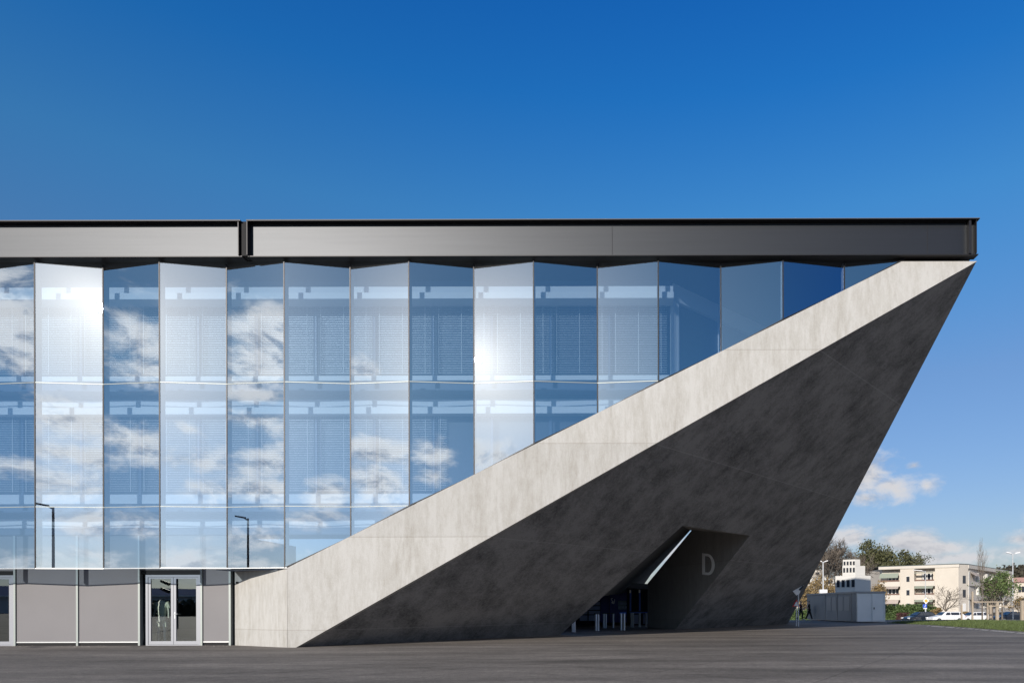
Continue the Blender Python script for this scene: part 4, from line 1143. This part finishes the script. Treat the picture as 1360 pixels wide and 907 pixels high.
# ------------------------------------------------------------------ cars
def car(loc, rz, paint, label, kind='wagon', group=None):
    e = empty('parked_car', loc, rz, label, 'car', group)
    Lc, W = 4.5, 1.78; h = Lc / 2
    roof = {'wagon': [(-1.0, .95), (-.35, 1.42), (1.7, 1.44), (2.1, 1.0)], 'hatch': [(-1.1, .93), (-.3, 1.44), (1.2, 1.46), (1.95, 1.0)], 'sedan': [(-.9, .92), (-.1, 1.38), (1.0, 1.38), (1.75, .98)]}[kind]
    lower = [(-h, .35), (-h + .05, .62), (-h + .35, .78), (roof[0][0], roof[0][1]), (roof[3][0], roof[3][1]), (h - .04, .92), (h, .6), (h - .02, .32)]
    # body loft: 5 slices across
    mb = MB(); sl = [(-W / 2, .93), (-W / 2 + .08, 1.0), (W / 2 - .08, 1.0), (W / 2, .93)]
    n = len(lower)
    for (y, k) in sl: mb.v += [(x * (.985 if k < 1 else 1), y, z * k + (.0 if k == 1 else .02)) for x, z in lower]
    for s in range(3):
        for i in range(n):
            j = (i + 1) % n; mb.f.append((s * n + i, s * n + j, (s + 1) * n + j, (s + 1) * n + i))
    mb.f.append(tuple(range(n))); mb.f.append(tuple(range(4 * n - 1, 3 * n - 1, -1)))
    b = mb.build('body', paint, None); b.parent = e; bevel(b, .06, 3)
    cab = MB(); wb, wt = W / 2 - .08, W / 2 - .26
    (x0, z0), (x1, z1), (x2, z2), (x3, z3) = roof
    cab.add([(x0, -wb, z0 - .02), (x1, -wt, z1), (x2, -wt, z2), (x3, -wb, z3 - .02), (x0, wb, z0 - .02), (x1, wt, z1), (x2, wt, z2), (x3, wb, z3 - .02)],
            [(0, 1, 2, 3), (7, 6, 5, 4), (0, 4, 5, 1), (1, 5, 6, 2), (2, 6, 7, 3), (3, 7, 4, 0)])
    c = cab.build('cabin', paint, None); c.parent = e; bevel(c, .05, 2)
    for sy in (-1, 1):           # side windows
        cuts = [x0 + .45, (x0 + x2) * .5 - .1, x2 - .25, x3 - .28]
        for k in range(3):
            a_, b_ = cuts[k] + .04, cuts[k + 1] - .04
            if b_ - a_ < .15: continue
            zb, ztp = z0 + .06, z1 - .08

            def pt(x, z):
                f = (z - z0) / (z1 - z0); return (x, sy * (wb + (wt - wb) * f + .006), z)
            sk0 = .28 if k == 0 else 0; sk1 = -.2 if k == 2 else 0
            w_ = MB().prism([pt(a_, zb), pt(b_, zb), pt(b_ + sk1, ztp), pt(a_ + sk0, ztp)], (0, sy * .008, 0)).build('window', 'window_dark', None); w_.parent = e
    for (xa, za, xb, zb, nm) in ((x0, z0, x1, z1, 'windscreen'), (x3, z3, x2, z2, 'rear_window')):
        pts = []
        for f, s in ((.12, 1), (.12, -1), (.88, -1), (.88, 1)):
            x = xa + (xb - xa) * f; z = za + (zb - za) * f; pts.append((x + (-.012 if nm == 'windscreen' else .012), s * (wb + (wt - wb) * f - .08), z + .012))
        w_ = MB().prism(pts, ((-.01 if nm == 'windscreen' else .01), 0, .01)).build(nm, 'window_dark', None); w_.parent = e
    for x in (-1.38, 1.32):
        for s in (-1, 1):
            wh = MB().tube((x, s * (W / 2 - .19), .31), (x, s * (W / 2 + .01), .31), .31, .31, 20).build('wheel', 'tyre', None); wh.parent = e
            rm = MB().tube((x, s * (W / 2 + .011), .31), (x, s * (W / 2 + .02), .31), .19, .17, 14).build('rim', 'rim', None); rm.parent = wh
    for s in (-1, 1):
        w_ = MB().box(-h - .012, -h + .2, s * .72 - .14, s * .72 + .14, .6, .73).build('headlight', 'lamp_clear', None); w_.parent = e
        w_ = MB().box(h - .12, h + .015, s * .72 - .12, s * .72 + .12, .66, .88).build('tail_light', 'tail_red', None); w_.parent = e
    return e


for (u, Y, rz, paint, kind, lab) in ((1222, 94, R(12), 'car_dark', 'hatch', 'black car with red tail light parked left of the white estate car'),
                                     (1256, 92, R(6), 'car_white', 'wagon', 'white estate car parked beyond the grass, left of the white hatchback'),
                                     (1293, 96, R(8), 'car_white', 'hatch', 'white hatchback half hidden by the grass behind the timber posts'),
                                     (1341, 90, R(8), 'car_dark', 'sedan', 'dark blue car behind the street lamp at the right edge')):
    x = on_y(u, 805, Y).x; car((x, Y, gz(x, Y) - .02), rz, paint, lab, kind, 'cars parked beyond the grass')
random.seed(77)
cl = [(-20.5, -14, 'car_silver', 'silver'), (-17.6, -13.5, 'car_white', 'white'), (-14.8, -14, 'car_dark', 'black'), (-12.0, -13.8, 'car_silver', 'grey'), (-9.2, -14.2, 'car_white', 'white'), (-23.4, -14, 'car_dark', 'black'), (-6.2, -14, 'car_dark', 'black')]
for k, (x, y, p, cn) in enumerate(cl):
    car((x, y, 0), R(90 + random.uniform(-4, 4)), p, 'parked car mirrored in the glass door', ['hatch', 'wagon', 'sedan'][k % 3], 'cars mirrored in the glass door')


# ------------------------------------------------------------------ street lamps and signs
def lamp(loc, H, rz, label, arms=2, ln=.75, spots=False, r=.07):
    e = empty('street_lamp', loc, rz, label, 'street lamp', 'street lamps')
    p = MB().tube((0, 0, 0), (0, 0, H), r, r * .7, 12).build('pole', 'galvanised' if not spots else 'dark_metal', None); p.parent = e
    for s in ((-1, 1) if arms == 2 else (-1,)):
        m = MB().tube((0, 0, H - .12), (s * ln * .45, 0, H + .04), .04, .04, 8); o = m.build('arm', 'galvanised' if not spots else 'dark_metal', None); o.parent = e
        m = MB().add([(s * ln * .4, -.14, H), (s * ln * 1.4, -.12, H + .12), (s * ln * 1.4, .12, H + .12), (s * ln * .4, .14, H), (s * ln * .4, -.12, H + .1), (s * ln * 1.35, -.1, H + .2), (s * ln * 1.35, .1, H + .2), (s * ln * .4, .12, H + .1)],
                     [(0, 3, 2, 1), (4, 5, 6, 7), (0, 1, 5, 4), (1, 2, 6, 5), (2, 3, 7, 6), (3, 0, 4, 7)])
        o = m.build('lamp_head', 'sign_white' if not spots else 'dark_metal', None); o.parent = e
    if spots:
        for z in (H * .40, H * .33):
            m = MB().tube((0, 0, z), (-.5, 0, z + .04), .04).tube((-.45, 0, z + .02), (-.95, 0, z + .22), .10, .08, 10)
            o = m.build('floodlight', 'dark_metal', None); o.parent = e
    return e


x = on_y(1345.3, 805, 80).x; Hh = on_y(1345, 735, 80).z - gz(x, 80)
lamp((x, 80, gz(x, 80)), Hh, 0, 'tall grey street lamp with two flat heads near the right edge', 2, .55)
x = on_y(1093.3, 805, 84).x; z = gz(x, 84)
l_ = lamp((x, 84, z), on_y(1093, 746, 84).z - z, 0, 'pale street lamp rising behind the left half of the cabin', 2, .4, r=.09)
o = MB().box(-.42, .42, -.3, .3, on_y(1093, 788, 84).z - z, on_y(1093, 782.5, 84).z - z).build('service_box', 'sign_white', None); o.parent = l_
x = on_y(1229, 805, 100).x; lamp((x, 100, gz(x, 100)), on_y(1229, 758, 100).z - gz(x, 100), 0, 'thin curved lamp post rising in front of the second column of balconies', 1, 1.2, r=.06)


def mirror_spot(u, v, side, total):      # world point seen mirrored at pixel, at a path length
    d = px_dir(u, v); th = FOLD_TH if side == 'R' else -FOLD_TH; n = Vector((math.sin(th), -math.cos(th), 0))
    p = CO + d * (22.6 / d.y); rr = d - 2 * d.dot(n) * n; return p + rr * (total - (p - CO).length)


q = mirror_spot(70, 673, 'R', 48.6); lamp((q.x, q.y, 0), q.z, R(0), 'tall dark lamp with two floodlights mirrored in the left glass', 1, .6, True, .08)


def sign_post(u, Y, v_top, label, items, zb=None, r=.04):
    x = on_y(u, 805, Y).x; z = gz(x, Y) if zb is None else zb; H = on_y(u, v_top, Y).z - z
    e = empty('road_sign', (x, Y, z), 0, label, 'road sign'); o = MB().tube((0, 0, 0), (0, 0, H), r, r, 8).build('post', 'galvanised', None); o.parent = e
    for (nm, m, pts, yo) in items:
        o = MB().prism([(a_, -.06 - yo, b_) for a_, b_ in pts], (0, .015, 0)).build(nm, m, None); o.parent = e
    return e


k = 95 / F; H = 1.9
zz = lambda v, Y: on_y(1230, v, Y).z - gz(100, Y)
dz = zz(797.5, 95); s = .42
sign_post(1229.7, 95, 795, 'road sign post with a yellow diamond above a blue square', [
    ('sign_plate', 'sign_white', [(0, dz - s), (s, dz), (0, dz + s), (-s, dz)], .0), ('sign_face', 'sign_orange', [(0, dz - s * .6), (s * .6, dz), (0, dz + s * .6), (-s * .6, dz)], .02),
    ('sign_plate', 'sign_blue', [(-.42, zz(806.5, 95)), (.1, zz(806.5, 95)), (.1, zz(802, 95)), (-.42, zz(802, 95))], .0),
    ('arrow', 'sign_white', [(-.25, zz(806, 95)), (-.18, zz(806, 95)), (.0, zz(803, 95)), (-.07, zz(803, 95))], .02),
    ('sign_plate', 'sign_white', [(-.35, zz(808.2, 95)), (.12, zz(808.2, 95)), (.12, zz(807, 95)), (-.35, zz(807, 95))], .0)])
# tilted white direction board beside the leaning wall
Y = 44.0
def rel(u, v): p = on_y(u, v, Y); return (p.x - on_y(1060.5, 805, Y).x, p.z - 0)


x = on_y(1060.3, 805, Y).x
e = empty('tilted_sign', (x, Y, 0), 0, 'tilted white board on a post half hidden by the leaning wall edge', 'sign')
o = MB().tube((0, 0, -.1), (0, 0, on_y(1060, 788, Y).z), .04, .04, 8).build('post', 'galvanised', None); o.parent = e
o = MB().prism([(a_, -.1, b_) for a_, b_ in [rel(1052, 784.3), rel(1057.5, 790.3), rel(1061.5, 788), rel(1064, 782), rel(1068, 775), rel(1063, 778.5)]], (0, .05, 0)).build('board', 'container_paint', None); o.parent = e
o = MB().prism([(a_, -.13, b_) for a_, b_ in [rel(1060.3, 782.5), rel(1062.3, 784.3), rel(1066.5, 778.5), rel(1066, 777)]], (0, .02, 0)).build('emblem', 'dark_metal', None); o.parent = e
Yw = 45.0
sx = on_y(1057, 805, Yw).x; zc_ = on_y(1057, 802, Yw).z
e = sign_post(1057.5, Yw, 799, 'red edged white triangle sign just under the tilted board', [
    ('sign_plate', 'sign_red', [(-.26, zc_ - .15), (.26, zc_ - .15), (0, zc_ + .31)], .0), ('sign_face', 'sign_white', [(-.17, zc_ - .10), (.17, zc_ - .10), (0, zc_ + .20)], .02)], zb=0)

# timber trellis for the young trees
Y = 60.0
tx = lambda u: on_y(u, 805, Y).x
e = empty('timber_trellis', (tx(1320), Y, 0), 0, 'weathered timber frame of posts and a top rail supporting young trees', 'trellis')
for u, vt, dy in ((1291.5, 785, 0), (1299.5, 803, 3), (1311.5, 800, 0), (1323.8, 801, 0), (1333, 798, 1), (1339.5, 803, 3)):
    w_ = .06 if u < 1320 else .085; z1 = on_y(u, vt, Y).z
    MB().box(tx(u) - w_, tx(u) + w_, Y + dy - w_, Y + dy + w_, -.05, z1).build('post', 'timber_pale', e)
for (ua, ub, v) in ((1291.5, 1330, 799), (1311, 1344, 804.5)):
    z = on_y(ua, v, Y).z; MB().box(tx(ua), tx(ub), Y - .16, Y - .095, z - .045, z + .045).build('rail', 'timber_pale', e)
e = empty('timber_post', (tx(1357.3), Y, 0), 0, 'single thick timber post at the right edge of the grass', 'post')
o = MB().box(-.11, .11, -.11, .11, -.05, on_y(1357, 797, Y).z).build('shaft', 'timber_pale', None); o.parent = e
e = empty('marker_post', (tx(1354), Y - 2, 0), 0, 'thin white post with a blue cap left of the rightmost timber post', 'post')
o = MB().tube((0, 0, -.05), (0, 0, on_y(1354, 806, Y - 2).z), .05).build('shaft', 'sign_white', None); o.parent = e
o = MB().tube((0, 0, on_y(1354, 806, Y - 2).z + .002), (0, 0, on_y(1354, 804, Y - 2).z + .08), .06).build('cap', 'sign_blue', None); o.parent = e

# ------------------------------------------------------------------ what the glass mirrors, behind the camera
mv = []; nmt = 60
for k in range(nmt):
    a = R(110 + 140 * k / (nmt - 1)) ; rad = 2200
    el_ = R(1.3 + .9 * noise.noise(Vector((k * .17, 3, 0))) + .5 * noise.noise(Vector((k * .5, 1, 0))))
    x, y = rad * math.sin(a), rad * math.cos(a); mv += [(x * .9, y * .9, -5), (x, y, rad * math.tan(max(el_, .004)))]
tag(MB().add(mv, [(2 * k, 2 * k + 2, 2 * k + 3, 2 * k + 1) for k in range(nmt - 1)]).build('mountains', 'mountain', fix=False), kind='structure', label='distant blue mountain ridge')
random.seed(8)
fm = MB()
for _ in range(5000):
    x = random.uniform(-90, 60); t = random.random(); c = Vector((x, -60 + random.gauss(0, 1.5), t * (2.0 + .8 * noise.noise(Vector((x * .2, 0, 0))))))
    q = Vector((random.gauss(0, 1), random.gauss(0, 1), random.gauss(0, 1))).normalized(); r = q.orthogonal().normalized(); s_ = q.cross(r); sz = random.uniform(.4, .9)
    fm.add([c - r * sz, c + s_ * sz * .8, c + r * sz, c - s_ * sz * .8], [(0, 1, 2, 3)])
fm.box(-90, 60, -61, -60, 0, 1.7)
tag(fm.build('tree_belt', 'conifer_dark', fix=False), kind='stuff', label='dark belt of trees mirrored in the glass doors', cat='trees')

hw_ = empty('pale_hall', (-60, -125, 0), 0, 'long pale hall mirrored low behind the dark trees in the glass doors', 'building')
MB().box(-170, 60, -135, -125, 0, 3.9).build('wall', 'hall_pale', hw_); MB().box(-171, 61, -136, -124, 3.903, 4.3).build('roof', 'sign_white', hw_)
